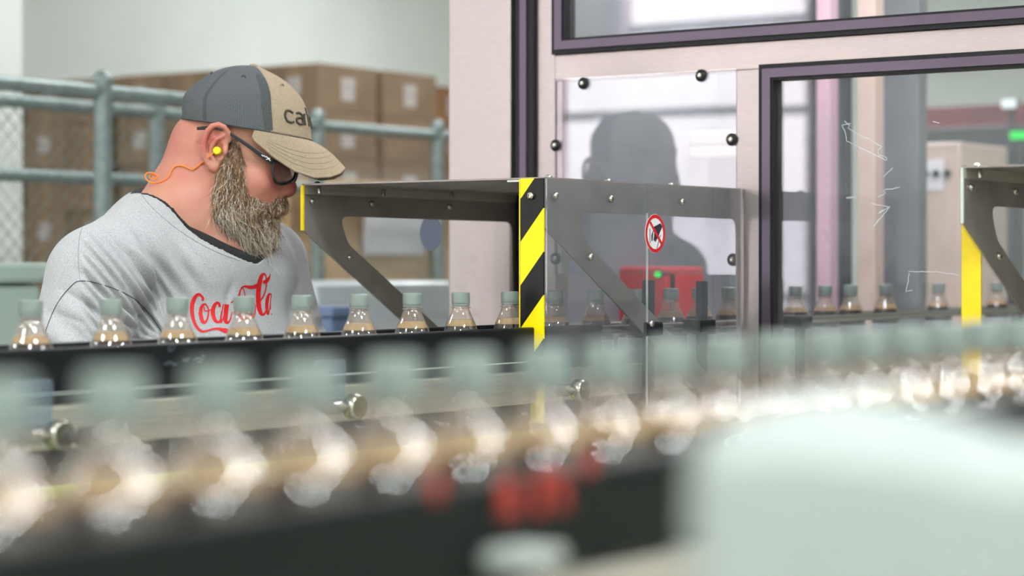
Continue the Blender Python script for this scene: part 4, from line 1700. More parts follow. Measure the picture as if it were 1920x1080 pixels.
def shirt_sculpt(h, grow=0.0, neck=0.0, only_neck=False):
    u = K
    lo = PP(-10, 900, -430)
    hi = PP(700, 300, 420)
    s = Sculpt((PP(0, 500, -400)[0] - 0.02, -400 * K, 0.80), (PP(680, 500, 300)[0], 360 * K, PP(0, 300, 0)[2]), h)
    g = grow * u
    s.ell(PP(335, 575, 15), (225 * u + g, 150 * u + g, 235 * u + g), 0.0, rot=TR)
    s.ell(PP(360, 740, 10), (225 * u + g, 185 * u + g, 230 * u + g), 60 * u, rot=TR)
    s.ell(PP(345, 900, 20), (205 * u + g, 165 * u + g, 160 * u + g), 60 * u, rot=TR)
    # shoulder slopes
    s.cone(PP(345, 412, -18), PP(186, 512, -215), 88 * u + g, 82 * u + g, 36 * u)
    s.cone(PP(385, 430, 25), PP(492, 492, 215), 84 * u + g, 84 * u + g, 36 * u)
    s.ell(PP(390, 500, -70), (110 * u + g, 70 * u + g, 75 * u + g), 50 * u, rot=TR)       # chest
    s.ell(PP(470, 505, 60), (100 * u + g, 70 * u + g, 75 * u + g), 50 * u, rot=TR)
    # right arm (near)
    s.cone(PP(180, 528, -222), PP(146, 650, -250), 90 * u + g, 84 * u + g, 26 * u)
    # left arm (far)
    el_l = PP(560, 690, 120)
    s.cone(PP(494, 500, 215), el_l, 84 * u + g, 68 * u + g, 22 * u)
    # forearms
    el_r = PP(150, 740, -245)
    s.cone(PP(146, 650, -250), el_r, 84 * u + g, 72 * u + g, 20 * u)
    for el, wv in ((el_r, WR[0]), (el_l, WR[1])):
        d = (wv - el) / np.linalg.norm(wv - el)
        s.cone(el, wv - d * 0.035, 66 * u + g, 42 * u + g, 20 * u)
    # neck opening: everything above the collar plane and near the neck goes
    nrm = np.array([145.0, 0, 202.0]) / math.hypot(145, 202)
    nrm = np.array([0.57, -0.10, 0.82])
    nrm /= np.linalg.norm(nrm)
    c0 = PP(352, 424, -8)
    if neck:
        nrm = np.array([0.50, -0.14, 0.86])
        nrm /= np.linalg.norm(nrm)
        c0 = PP(272, 355, -20)
    ax0, ax1 = PP(366, 440, -8), PP(404, 180, 0)
    ra = (138 if neck == 0 else 130) * u

    def cut(P):
        ab = ax1 - ax0
        t = np.clip(((P - ax0) @ ab) / (ab @ ab), 0, 1)
        Pd = P - (ax0 + t[..., None] * ab)
        # wider towards the chest than towards the back
        d = np.linalg.norm(Pd, axis=-1) - ra
        return np.maximum(d, -((P - c0) @ nrm))
    s.field(cut, (PP(180, 500, 0)[0], -220 * K, PP(0, 560, 0)[2]), (PP(620, 500, 0)[0], 220 * K, PP(0, 300, 0)[2]), 4 * u, 'cut')
    return s.mesh()


SV, SQ = shirt_sculpt(3.3 * K)
SV = relax(SV, SQ, 3, 0.5)
SN_ = vnormals(SV, SQ)
# picture-plane coordinates of every vertex, used only to lay out the folds over the right shoulder
Yv = YM + SV[:, 1]
PXv = 960 + F * (SV[:, 0] + X0) / Yv
PYv = HOR - F * (SV[:, 2] - 1.4) / Yv


def vnoise(P, f, seed):
    """cheap smooth noise from a few rotated sine waves"""
    rg = np.random.RandomState(seed)
    out = np.zeros(len(P))
    for _ in range(6):
        d = rg.normal(size=3)
        d /= np.linalg.norm(d)
        out += np.sin(P @ d * f * rg.uniform(0.6, 1.6) + rg.uniform(0, 6.28))
    return out / 6


def bump01(x, a, b, s):
    return np.clip((x - a) / s, 0, 1) * np.clip((b - x) / s, 0, 1)


front = np.clip(-SN_[:, 1] * 2 + 0.6, 0, 1)
dx, dy = PXv - 345, PYv - 668
ang = np.degrees(np.arctan2(-dy, -dx))          # 0 = towards the left of the picture, 90 = up
rad = np.hypot(dx, dy)
fold = np.zeros(len(SV))
ph = ang * 0.62 + 2.2 * vnoise(SV, 14, 3) + rad * 0.004
ridge = np.abs(np.sin(ph * 0.5)) ** 0.55 * 2 - 1.3
fold += ridge * bump01(ang, 12, 78, 14) * bump01(rad, 25, 275, 60) * 6.0 * K
# finer pleats across the shoulder, and the two deep ones that bound them
cb_ = np.interp(PYv, [405, 440, 480, 520, 560, 610, 660], [165, 212, 250, 276, 297, 314, 324])
arc = (PXv - 150) * 0.76 - (PYv - 440) * 0.60 + ((PXv - 215) / 60.0) ** 2 * 4
pl = np.sin(arc * 0.41 + 1.3 * vnoise(SV, 16, 21))
fold += (np.abs(pl) ** 0.8 * np.sign(pl)) * bump01(PXv, 150, 330, 16) * bump01(PYv, 428, 640, 30) * np.clip((cb_ - PXv) / 12, 0, 1) * 5.5 * K
for o_, dep in ((0, 13.0), (20, 9.0)):
    fold -= np.exp(-((PXv - cb_ - o_) / 5.0) ** 2) * bump01(PYv, 425, 700, 50) * dep * K
    fold += np.exp(-((PXv - cb_ - o_ + 10) / 7.0) ** 2) * bump01(PYv, 425, 700, 50) * dep * 0.4 * K
# long soft folds running from the collar down to the armpit
q = (PXv - 300) * 0.86 + (PYv - 470) * -0.5
fold += np.sin(q * 0.16 + 1.5 * vnoise(SV, 9, 5)) * bump01(PXv, 225, 400, 50) * bump01(PYv, 395, 560, 50) * 9 * K
# deep crease between arm and chest
cx = np.interp(PYv, [470, 540, 600, 660, 720], [272, 302, 322, 338, 345])
fold -= np.exp(-((PXv - cx) / 7.0) ** 2) * bump01(PYv, 478, 740, 60) * 9 * K
fold += np.exp(-((PXv - cx - 22) / 14.0) ** 2) * bump01(PYv, 478, 740, 60) * 4 * K
# crease under the beard
cx = np.interp(PYv, [480, 520, 560], [452, 440, 428])
fold -= np.exp(-((PXv - cx) / 6.5) ** 2) * bump01(PYv, 482, 575, 26) * 6 * K
cx = np.interp(PYv, [480, 520, 600], [487, 480, 474])
fold -= np.exp(-((PXv - cx) / 9) ** 2) * bump01(PYv, 488, 600, 30) * 3 * K
# left sleeve
cx = np.interp(PYv, [430, 520, 640], [528, 543, 550])
fold -= np.exp(-((PXv - cx) / 6.0) ** 2) * bump01(PYv, 430, 680, 40) * 7 * K
fold += np.sin((PXv * 0.55 + PYv * 0.85) * 0.19 + 2.0 * vnoise(SV, 12, 8)) * bump01(PXv, 548, 650, 22) * bump01(PYv, 500, 680, 40) * 5.0 * K
# sleeve below the seam
fold += np.sin((PXv * -0.62 + PYv * 0.78) * 0.105 + 1.6 * vnoise(SV, 10, 9)) * bump01(PXv, 70, 300, 40) * bump01(PYv, 560, 690, 30) * 5.0 * K
fold += vnoise(SV, 30, 1) * 2.6 * K + vnoise(SV, 75, 2) * 0.6 * K
nc_ = np.array([0.57, -0.10, 0.82]) / np.linalg.norm([0.57, -0.10, 0.82])
fold *= np.clip((-((SV - PP(352, 424, -8)) @ nc_) - 2 * K) / (42 * K), 0, 1)       # the collar band lies smooth
SV = SV + SN_ * (fold * (0.15 + 0.85 * front))[:, None]
SV = relax(SV, SQ, 1, 0.4)


def knit(name, c1, c2, c3):
    k = NT(name)
    p = k.n('BsdfPrincipled')
    k.l(p.outputs[0], k.out.inputs[0])
    p.inputs['Roughness'].default_value = 0.9
    p.inputs['Specular IOR Level'].default_value = 0.15
    p.inputs['Sheen Weight'].default_value = 0.15
    tc = k.n('TexCoord').outputs['Object']
    mp = k.n('Mapping')
    mp.inputs['Scale'].default_value = (1.0, 1.0, 2.2)
    k.l(tc, mp.inputs[0])
    n1 = k.n('TexNoise')
    n1.inputs['Scale'].default_value = 620
    n1.inputs['Detail'].default_value = 3
    k.l(mp.outputs[0], n1.inputs['Vector'])
    r = k.n('ValToRGB')
    r.color_ramp.elements[0].position = 0.36
    r.color_ramp.elements[0].color = c1
    r.color_ramp.elements[1].position = 0.62
    r.color_ramp.elements[1].color = c3
    e = r.color_ramp.elements.new(0.5)
    e.color = c2
    k.l(n1.outputs[0], r.inputs[0])
    k.l(r.outputs[0], p.inputs['Base Color'])
    bp = k.n('Bump')
    bp.inputs['Strength'].default_value = 0.35
    bp.inputs['Distance'].default_value = 0.001
    k.l(n1.outputs[0], bp.inputs['Height'])
    k.l(bp.outputs[0], p.inputs['Normal'])
    return k.m


M['knit'] = knit('heather_grey_knit', lin(146, 147, 150), lin(171, 172, 174), lin(188, 189, 190))
shirt = np_mesh('sweatshirt', SV, SQ, M['knit'], person)
shirt['label'] = 'heather grey sweatshirt with red script print'
ST = bvh_of(SV, SQ)

# black undershirt showing in the neck opening
UV_, UQ = shirt_sculpt(4.0 * K, grow=-2.0, neck=11.0)
UV_ = relax(UV_, UQ, 2, 0.5)
cen = UV_[UQ].mean(1)
c0 = PP(352, 424, -8)
ax0, ax1 = PP(366, 440, -8), PP(404, 180, 0)
tt = ((cen - ax0) @ (ax1 - ax0)) / ((ax1 - ax0) @ (ax1 - ax0))
keep = (np.linalg.norm(cen - (ax0 + tt[:, None] * (ax1 - ax0)), axis=1) < 150 * K) & (np.linalg.norm(cen - c0, axis=1) < 190 * K) & ((cen - c0) @ (np.array([0.57, -0.10, 0.82]) / np.linalg.norm([0.57, -0.10, 0.82])) > -5 * K)
UQ = UQ[keep]
us = np.unique(UQ)
remap = -np.ones(len(UV_), int)
remap[us] = np.arange(len(us))
under = np_mesh('undershirt', UV_[us], remap[UQ], M['sock'], person)
under['label'] = 'black undershirt collar'


def hit(px, py, tree=None, lift=0.0):
    d = cray(px, py).normalized()
    r = (tree or ST).ray_cast(CL, d)
    if r[0] is None: return None
    return r[0] - d * lift


# seams of the sweatshirt
def seam(name, pts, r, m, n=60, lift=0.0004):
    P = catmull(pts, max(2, n // (len(pts) - 1)))
    out = [hit(x, y, ST, lift) for x, y in P]
    out = [q for q in out if q is not None]
    if len(out) > 2:
        MB().tube(out, r, 5).build(name, m, shirt, smooth=True)


def catmull(pts, n):
    pts = [np.array(p, float) for p in pts]
    P = [2 * pts[0] - pts[1]] + pts + [2 * pts[-1] - pts[-2]]
    out = []
    for i in range(1, len(P) - 2):
        for k in range(n):
            t = k / n
            out.append(0.5 * ((2 * P[i]) + (-P[i - 1] + P[i + 1]) * t + (2 * P[i - 1] - 5 * P[i] + 4 * P[i + 1] - P[i + 2]) * t * t + (-P[i - 1] + 3 * P[i] - 3 * P[i + 1] + P[i + 2]) * t ** 3))
    out.append(pts[-1])
    return out


M['thread'] = mat('dark_thread', lin(70, 70, 76), 0.9, col2=lin(84, 84, 90), nscale=400)
M['thread2'] = mat('grey_thread', lin(150, 150, 156), 0.9, col2=lin(140, 140, 146), nscale=400)
seam('sleeve_seam', [(85, 622), (97, 590), (112, 562), (133, 537), (150, 527), (190, 533), (245, 556), (280, 588), (305, 625)], 0.0009, M['thread'])
seam('shoulder_seam', [(160, 412), (149, 445), (147, 490), (150, 526)], 0.0006, M['thread2'])
seam('collar_seam', [(262, 360), (282, 386), (320, 420), (360, 448), (405, 472), (450, 489)], 0.0007, M['thread2'])

# ------------------------------------------------------------------ red script on the chest
zl = lambda x, y: (330 + x / 6.352, 480 + y / 6.352)


def stroke(mb, pts, n=7, closed=False):
    """pts: (x, y, half width) in the lettering's own units"""
    P = catmull(pts + ([pts[0]] if closed else []), n)
    m = len(P)
    b = len(mb.v)
    ok = True
    Ls, Rs = [], []
    for i in range(m):
        p0, p1 = P[max(i - 1, 0)], P[min(i + 1, m - 1)]
        if closed and i in (0, m - 1):
            p0, p1 = P[m - 2], P[1]
        t = p1[:2] - p0[:2]
        t = t / (np.linalg.norm(t) or 1)
        nrm = np.array([-t[1], t[0]])
        w = max(P[i][2], 1.5)
        for lst, sg_ in ((Ls, 1), (Rs, -1)):
            x, y = zl(*(P[i][:2] + nrm * w * sg_))
            h = hit(x, y, ST, 0.0009)
            lst.append(h if h is not None else Vector(PP(x, y, -100)))
    mb.v += [tuple(q) for q in Ls] + [tuple(q) for q in Rs]
    for i in range(m - 1):
        mb.f.append((b + i, b + m + i, b + m + i + 1, b + i + 1))


letters = [
    ('letter_c', [[(318, 535, 13), (322, 505, 15), (303, 475, 14), (268, 456, 17), (228, 490, 22), (198, 560, 25), (190, 640, 25), (200, 722, 22), (224, 800, 19), (262, 862, 17), (310, 898, 15), (370, 890, 12), (440, 870, 12), (500, 866, 15), (550, 880, 22), (592, 890, 30), (620, 902, 18)]], []),
    ('letter_o', [], [[(292, 690, 24), (300, 620, 20), (325, 580, 14), (355, 578, 9), (382, 620, 8), (388, 680, 9), (372, 750, 12), (345, 790, 16), (315, 775, 22)]]),
    ('letter_link', [[(330, 600, 6), (338, 640, 7), (365, 656, 7), (400, 648, 7), (440, 622, 8)]], []),
    ('letter_c', [[(520, 610, 12), (515, 572, 15), (490, 558, 16), (458, 590, 22), (440, 650, 25), (446, 715, 23), (470, 770, 20), (505, 788, 13), (528, 755, 7), (540, 690, 5)]], []),
    ('letter_a', [[(566, 572, 6), (552, 640, 7), (536, 720, 10), (536, 800, 12)], [(606, 575, 27), (598, 640, 27), (592, 710, 26), (590, 768, 24), (612, 795, 16), (640, 770, 9), (656, 720, 7), (668, 660, 5)], [(536, 795, 10), (570, 720, 6), (590, 640, 6)]], []),
    ('trade_mark', [[(655, 560, 9), (672, 545, 9), (688, 535, 8)]], []),
    ('hyphen', [[(690, 672, 12), (722, 664, 14), (752, 655, 10)]], []),
    ('letter_c', [[(822, 480, 6), (812, 420, 6), (792, 382, 6), (770, 402, 8), (752, 470, 12), (738, 560, 22), (744, 650, 24), (772, 722, 21), (820, 748, 15), (872, 726, 9), (905, 680, 6)]], []),
    ('swash', [[(772, 378, 6), (820, 362, 12), (880, 372, 21), (935, 368, 24), (975, 345, 22)], [(1036, 314, 18), (1072, 303, 24), (1100, 272, 18), (1118, 240, 8), (1126, 208, 3)]], []),
    ('letter_o', [], [[(882, 650, 20), (890, 590, 17), (912, 560, 11), (936, 572, 7), (945, 620, 7), (940, 680, 9), (922, 730, 13), (900, 715, 18)]]),
    ('letter_l', [[(950, 600, 6), (1000, 540, 9), (1040, 480, 9), (1068, 400, 8), (1078, 310, 7), (1070, 240, 8), (1048, 212, 12), (1018, 240, 22), (994, 330, 28), (982, 430, 29), (982, 540, 29), (994, 630, 27), (1018, 690, 20), (1052, 690, 13), (1078, 640, 9)]], []),
    ('letter_a', [[(1132, 452, 9), (1108, 458, 14), (1090, 510, 20), (1082, 580, 21), (1084, 650, 17), (1098, 692, 12), (1112, 640, 6), (1124, 560, 5), (1134, 460, 6)], [(1134, 450, 5), (1128, 540, 5), (1124, 640, 6)]], []),
    ('trade_mark', [[(1134, 690, 8), (1146, 694, 8)]], []),
]
lm = MB()
for nm, opn, cls in letters:
    for st in opn: stroke(lm, st)
    for st in cls: stroke(lm, st, closed=True)
pr_ = lm.build('script_print', M['red_print'], shirt, fix=False)
pr_['label'] = 'red flowing script lettering across the chest'

# ------------------------------------------------------------------ trucker cap
FR = [(583, 264), (582, 242), (578, 218), (568, 190), (551, 167), (529, 149), (506, 136), (485, 126.5)]
BK = [(344, 225), (343, 205), (347, 180), (367, 160), (389, 144), (413, 132), (440, 125.5), (463, 123.5)]
WD = [94, 95, 94, 89, 79, 64, 42, 14]


def cap_pt(v, a, out=0.0):
    """v 0 rim .. 1 button, a in degrees from the front; a<0 is the viewer's side"""
    t = v * (len(FR) - 1)
    i = min(int(t), len(FR) - 2)
    f = t - i

    def cr(tab):
        T = [np.array(tab[max(0, min(len(tab) - 1, i + j))], float) for j in (-1, 0, 1, 2)]
        return 0.5 * (2 * T[1] + (T[2] - T[0]) * f + (2 * T[0] - 5 * T[1] + 4 * T[2] - T[3]) * f * f + (3 * T[1] - T[0] - 3 * T[2] + T[3]) * f ** 3)
    fr, bk, w = cr(FR), cr(BK), float(cr([(x,) for x in WD])[0])
    ca, sa = math.cos(math.radians(a)), math.sin(math.radians(a))
    n = 2.25
    cc = math.copysign(abs(ca) ** (2 / n), ca)
    ss = math.copysign(abs(sa) ** (2 / n), sa)
    c = (fr + bk) / 2
    h = (fr - bk) / 2
    hl = np.linalg.norm(h)
    p = c + h * cc * (1 + out / max(hl, 1))
    return MS(p[0], p[1], ss * (w + out))


def uvmat(name, fn):
    return fn(NT(name))


def mesh_fabric(k):
    p = k.n('BsdfPrincipled')
    p.inputs['Roughness'].default_value = 0.85
    p.inputs['Specular IOR Level'].default_value = 0.2
    uv = k.n('TexCoord').outputs['UV']
    sx = k.n('SeparateXYZ')
    k.l(uv, sx.inputs[0])
    hs = []
    for ax, fr in ((0, 170.0), (1, 64.0)):
        s = k.math('FRACT', k.math('MULTIPLY', sx.outputs[ax], fr))
        hs.append(k.math('LESS_THAN', k.math('ABSOLUTE', k.math('SUBTRACT', s, 0.5)), 0.27))
    hole = k.math('MULTIPLY', hs[0], hs[1])
    mx = k.n('Mix', data_type='RGBA')
    k.l(hole, mx.inputs[0])
    mx.inputs[6].default_value = lin(98, 101, 104)
    mx.inputs[7].default_value = lin(46, 48, 52)
    k.l(mx.outputs[2], p.inputs['Base Color'])
    tr = k.n('BsdfTransparent')
    ms = k.n('MixShader')
    k.l(k.math('MULTIPLY', hole, 0.30), ms.inputs[0])
    k.l(p.outputs[0], ms.inputs[1])
    k.l(tr.outputs[0], ms.inputs[2])
    k.l(ms.outputs[0], k.out.inputs[0])
    return k.m


M['capmesh'] = uvmat('cap_mesh_fabric', mesh_fabric)
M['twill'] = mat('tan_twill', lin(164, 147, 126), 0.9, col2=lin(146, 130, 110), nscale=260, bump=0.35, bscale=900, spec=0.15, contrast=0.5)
M['twill_seam'] = mat('tan_stitching', lin(140, 122, 102), 0.9, col2=lin(130, 112, 94), nscale=300)
M['capseam'] = mat('grey_seam_tape', lin(74, 78, 80), 0.9, col2=lin(62, 66, 68), nscale=400, bump=0.3, bscale=900)
M['embroid'] = mat('dark_embroidery', lin(62, 58, 44), 0.7, col2=lin(48, 45, 34), nscale=600, bump=0.5, bscale=1500)
M['bill_shade'] = mat('bill_underside', lin(120, 98, 78), 0.9, col2=lin(106, 86, 68), nscale=200)  # the bill's own tan, darkened to paint in the shade beneath it

hat = empty('trucker_cap', (0, 0, 0), 0, person)
hat['label'] = 'trucker cap with tan front and charcoal mesh back'


def cap_panel(name, a0, a1, m, v0=0.0, v1=1.0, na=14, nv=26, th=1.4):
    V, uv, Fc = [], [], []
    for j in range(nv + 1):
        for i in range(na + 1):
            v = v0 + (v1 - v0) * j / nv
            a = a0 + (a1 - a0) * i / na
            V.append(cap_pt(v, a))
            uv.append((a / 180.0, v))
    for j in range(nv):
        for i in range(na):
            q = j * (na + 1) + i
            Fc.append((q, q + 1, q + na + 2, q + na + 1))
    o = np_mesh(name, np.array(V), np.array(Fc), m, hat)
    ul = o.data.uv_layers.new(name='UVMap')
    li = np.empty(len(o.data.loops), np.int32)
    o.data.loops.foreach_get('vertex_index', li)
    ul.data.foreach_set('uv', np.array(uv, np.float32)[li].ravel())
    sol = o.modifiers.new('solidify', 'SOLIDIFY')
    sol.thickness = th * K
    sol.offset = 0
    return o


for a0, a1, m, nm in ((-64, 0, 'twill', 'front_panel'), (0, 64, 'twill', 'front_panel'), (-122, -64, 'capmesh', 'mesh_panel'), (64, 122, 'capmesh', 'mesh_panel'),
                      (-180, -122, 'capmesh', 'mesh_panel'), (122, 180, 'capmesh', 'mesh_panel')):
    cap_panel(nm, a0, a1, M[m])
for a, m in ((-64, 'capseam'), (64, 'capseam'), (-122, 'capseam'), (122, 'capseam'), (180, 'capseam')):
    mb = MB()
    hw = 6.5 if abs(a) == 64 else 2.5
    n = 24
    rows = []
    for j in range(n + 1):
        v = j / n * 0.985
        hl = max(12.0, 100 * (1 - v * 0.75))
        da = math.degrees(hw / hl)
        sh = -da if a == -64 else (da if a == 64 else 0)
        rows.append([cap_pt(v, a + sh + s * da, 1.0 + (0.5 if s == 0 else 0)) for s in (-1, 0, 1)])
    V = [tuple(q) for r in rows for q in r]
    Fq = [(j * 3 + i, j * 3 + i + 1, j * 3 + i + 4, j * 3 + i + 3) for j in range(n) for i in range(2)]
    mb.add(V, Fq)
    mb.build('seam_tape', M[m], hat, smooth=60.0, fix=False)
mb = MB().tube([cap_pt(j / 24 * 0.98, 0, 0.6) for j in range(25)], 0.9 * K, 6)
mb.build('front_seam', M['twill_seam'], hat, smooth=True)
# rim band, front sweatband edge
mb = MB().tube([cap_pt(0.012, a, 0.8) for a in np.linspace(-180, 180, 73)[:-1]], 2.0 * K, 6, close=True)
mb.build('rim_binding', M['capseam'], hat, smooth=True)
mb = MB().tube([cap_pt(0.02, a, 1.2) for a in np.linspace(-66, 66, 33)], 2.2 * K, 6)
mb.build('rim_binding', M['twill_seam'], hat, smooth=True)
bt_ = cap_pt(1.0, 0)
bc = MS(475, 124)
MB().lathe([(0.2 * K, 4.5 * K), (6 * K, 3.4 * K), (9 * K, 0.5 * K), (8.6 * K, -2 * K)], 20, o=tuple(bc), caps=False).build('top_button', M['twill'], hat, smooth=True)
for a, v in ((-92, 0.60), (-40, 0.565), (40, 0.565), (92, 0.60), (-150, 0.6), (150, 0.6)):
    c, n_ = Vector(cap_pt(v, a, 0.6)), (Vector(cap_pt(v, a, 6)) - Vector(cap_pt(v, a, 0))).normalized()
    s1 = n_.orthogonal().normalized()
    s2 = n_.cross(s1)
    MB().tube([c + (s1 * math.cos(t) + s2 * math.sin(t)) * 3.6 * K for t in np.linspace(0, 6.283, 15)[:-1]], 1.3 * K, 6, close=True).build(
        'eyelet', M['capseam'] if abs(a) > 64 else M['twill_seam'], hat, smooth=True)

# bill
BE = [(0, 646, 313, 0), (14, 639, 323, 22), (28, 622, 331, 45), (42, 594, 333, 65), (55, 562, 322, 80), (66, 527, 299, 90), (74, 500, 276, 94), (80, 484, 262, 95)]


def bill_edge(a):
    s = -1 if a < 0 else 1
    b = abs(a)
    xs_ = [q[0] for q in BE]
    return MS(np.interp(b, xs_, [q[1] for q in BE]), np.interp(b, xs_, [q[2] for q in BE]), s * np.interp(b, xs_, [q[3] for q in BE]))


def bill_grid(drop):
    V, Fc = [], []
    na, nv = 56, 16
    aa = np.linspace(-80, 80, na + 1)
    for j in range(nv + 1):
        v = j / nv
        for a in aa:
            i_ = cap_pt(0.0, a, 1.0)
            e_ = bill_edge(a)
            L = np.linalg.norm(e_ - i_)
            p = i_ * (1 - v) + e_ * v
            p = p + np.array([0.15, 0, 1.0]) * (math.sin(math.pi * v) * L * 0.075)
            p[2] -= drop
            V.append(p)
    for j in range(nv):
        for i in range(na):
            q = j * (na + 1) + i
            Fc.append((q, q + 1, q + na + 2, q + na + 1))
    return np.array(V), np.array(Fc), na, nv


V, Fc, na, nv = bill_grid(0)
bill = np_mesh('bill', V, Fc, M['twill'], hat)
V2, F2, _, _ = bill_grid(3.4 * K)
bu = np_mesh('bill_underside', V2, F2[:, ::-1], M['bill_shade'], hat)
mb = MB().tube([bill_edge(a) - np.array([0, 0, 1.7 * K]) for a in np.linspace(-79, 79, 60)], 2.4 * K, 7)
mb.build('bill_edge', M['twill'], hat, smooth=True)
for v in (0.50, 0.62, 0.74, 0.86):
    pts = []
    for a in np.linspace(-70, 70, 50):
        i_, e_ = cap_pt(0.0, a, 1.0), bill_edge(a)
        L = np.linalg.norm(e_ - i_)
        pts.append(i_ * (1 - v) + e_ * v + np.array([0.15, 0, 1.0]) * (math.sin(math.pi * v) * L * 0.075) + np.array([0, 0, 0.1 * K]))
    MB().tube(pts, 0.55 * K, 4).build('bill_stitching', M['twill_seam'], hat, smooth=True)

# embroidered word round the front of the cap: drawn in degrees (x) and cap height (y)
GL_ = {
    'c': [[(0.92, 0.86), (0.6, 1.0), (0.2, 0.94), (0.02, 0.6), (0.02, 0.36), (0.2, 0.06), (0.6, 0.0), (0.92, 0.12)]],
    'a': [[(0.10, 0.90), (0.45, 1.0), (0.85, 0.93), (0.92, 0.66), (0.92, 0.0)], [(0.92, 0.58), (0.4, 0.56), (0.06, 0.42), (0.04, 0.16), (0.35, 0.0), (0.75, 0.05), (0.92, 0.22)]],
    'r': [[(0.08, 0.0), (0.08, 0.98)], [(0.08, 0.6), (0.25, 0.9), (0.62, 0.99)]],
    'h': [[(0.06, 0.0), (0.06, 1.55)], [(0.06, 0.62), (0.3, 0.96), (0.66, 0.98), (0.9, 0.7), (0.9, 0.0)]],
    't': [[(0.35, 1.4), (0.35, 0.3), (0.5, 0.02), (0.85, 0.03)], [(0.0, 0.97), (0.85, 0.97)]],
}
word = 'carhartt'
wid = {'c': 1.0, 'a': 1.0, 'r': 0.68, 'h': 1.0, 't': 0.8}
gap_ = 0.26
tot = sum(wid[c] for c in word) + gap_ * (len(word) - 1)
A0_, A1_ = -50.0, 50.0
sc_ = (A1_ - A0_) / tot
x = 0.0
vb, vh = 0.165, 0.125
for ch in word:
    mb = MB()
    for st in GL_[ch]:
        P = catmull([np.array([p[0], p[1]]) for p in st], 5) if len(st) > 2 else [np.array(st[0]), (np.array(st[0]) + np.array(st[1])) / 2, np.array(st[1])]
        pts = [cap_pt(vb + vh * q[1], A0_ + (x + q[0] * wid[ch]) * sc_, 1.3) for q in P]
        mb.tube(pts, 2.3 * K, 6)
    mb.build('embroidered_letter', M['embroid'], hat, smooth=True)
    x += wid[ch] + gap_

# ------------------------------------------------------------------ glasses
gls = empty('glasses', (0, 0, 0), 0, person)
gls['label'] = 'black safety glasses with tinted lenses'
M['frame'] = mat('glossy_black_frame', lin(20, 20, 24), 0.3, col2=lin(28, 28, 32), nscale=40)
M['lens'] = clear('tinted_lens', (0.74, 0.70, 0.68, 1), haze=0.03, ior=1.5, gain=1.0)


def G(px, py, d, e):
    """frame point: picture position on the near side, d units sideways, e side"""
    q = PP(px, py, -d)
    return Vector((q[0], e * d * K, q[2]))


for e in (-1, 1):
    path = [(369, 241, 90), (384, 240, 94), (402, 239, 97), (422, 244, 96), (445, 259, 94), (470, 276, 91), (494, 293, 87), (512, 304, 81)]
    hts = [4.5, 5.5, 4.5, 4, 5, 6, 7.5, 8.5]
    mb = MB()
    n = len(path)
    for i, (px, py, d) in enumerate(path):
        c = G(px, py, d, e)
        a, b = G(*path[max(i - 1, 0)], e), G(*path[min(i + 1, n - 1)], e)
        t = (b - a).normalized()
        up = Vector((0, 1, 0)).cross(t).normalized() * -1
        if up.z < 0: up = -up
        for (hy, hz) in ((-1, -1), (1, -1), (1, 1), (-1, 1)):
            mb.v.append(tuple(c + Vector((0, hy * 2.2 * K, 0)) + up * (hz * hts[i] * 0.62 * K)))
        if i:
            for k in range(4):
                l = (k + 1) % 4
                mb.f.append(((i - 1) * 4 + k, (i - 1) * 4 + l, i * 4 + l, i * 4 + k))
    mb.f += [(0, 1, 2, 3), ((n - 1) * 4, (n - 1) * 4 + 1, (n - 1) * 4 + 2, (n - 1) * 4 + 3)]
    o = mb.build('temple_arm', M['frame'], gls)
    bv = o.modifiers.new('bevel', 'BEVEL')
    bv.width = 1.2 * K
    bv.segments = 2
    rim = [MS(px_ + 1 + d_ * 0.139, py_, e * d_) for px_, py_, d_ in ((510, 306, 76), (527, 308, 50), (547, 314, 22), (553, 320, 12), (552, 329, 12), (546, 339, 20), (533, 346, 42), (520, 347, 60), (512, 341, 73), (508, 324, 77))]
    rp_ = [Vector(q) for q in catmull(rim + [rim[0]], 5)[:-1]]
    MB().tube(rp_, 3.0 * K, 8, close=True).build('lens_rim', M['frame'], gls, smooth=True)
    cc = sum(rp_, Vector()) / len(rp_)
    bulge = cc + Vector((3 * K, 0, -1 * K))
    mb = MB()
    mb.v = [tuple(bulge)] + [tuple(q) for q in rp_]
    mb.f = [(0, i + 1, (i + 1) % len(rp_) + 1) for i in range(len(rp_))]
    mb.build('lens', M['lens'], gls, smooth=True)
MB().tube([Vector(MS(549, 316, -12)), Vector(MS(553, 313, 0)), Vector(MS(549, 316, 12))], 3.2 * K, 8).build('bridge', M['frame'], gls, smooth=True)
# small white mark on the near temple arm
mb = MB()


def tmark(x, y):
    q = PP(240 + x / 4, 90 + y / 4, -92.6)
    return tuple(q)


for pl in ([(1002, 800), (1014, 812), (1022, 806), (1030, 818), (1038, 812), (1040, 822)], [(1036, 812), (1052, 826), (1068, 846)], [(1066, 826), (1052, 832), (1036, 836)]):
    ribbon(mb, pl, 3.2, lambda a, b: tmark(a, b))
ml = mb.build('white_mark', M['paper'], gls, fix=False)

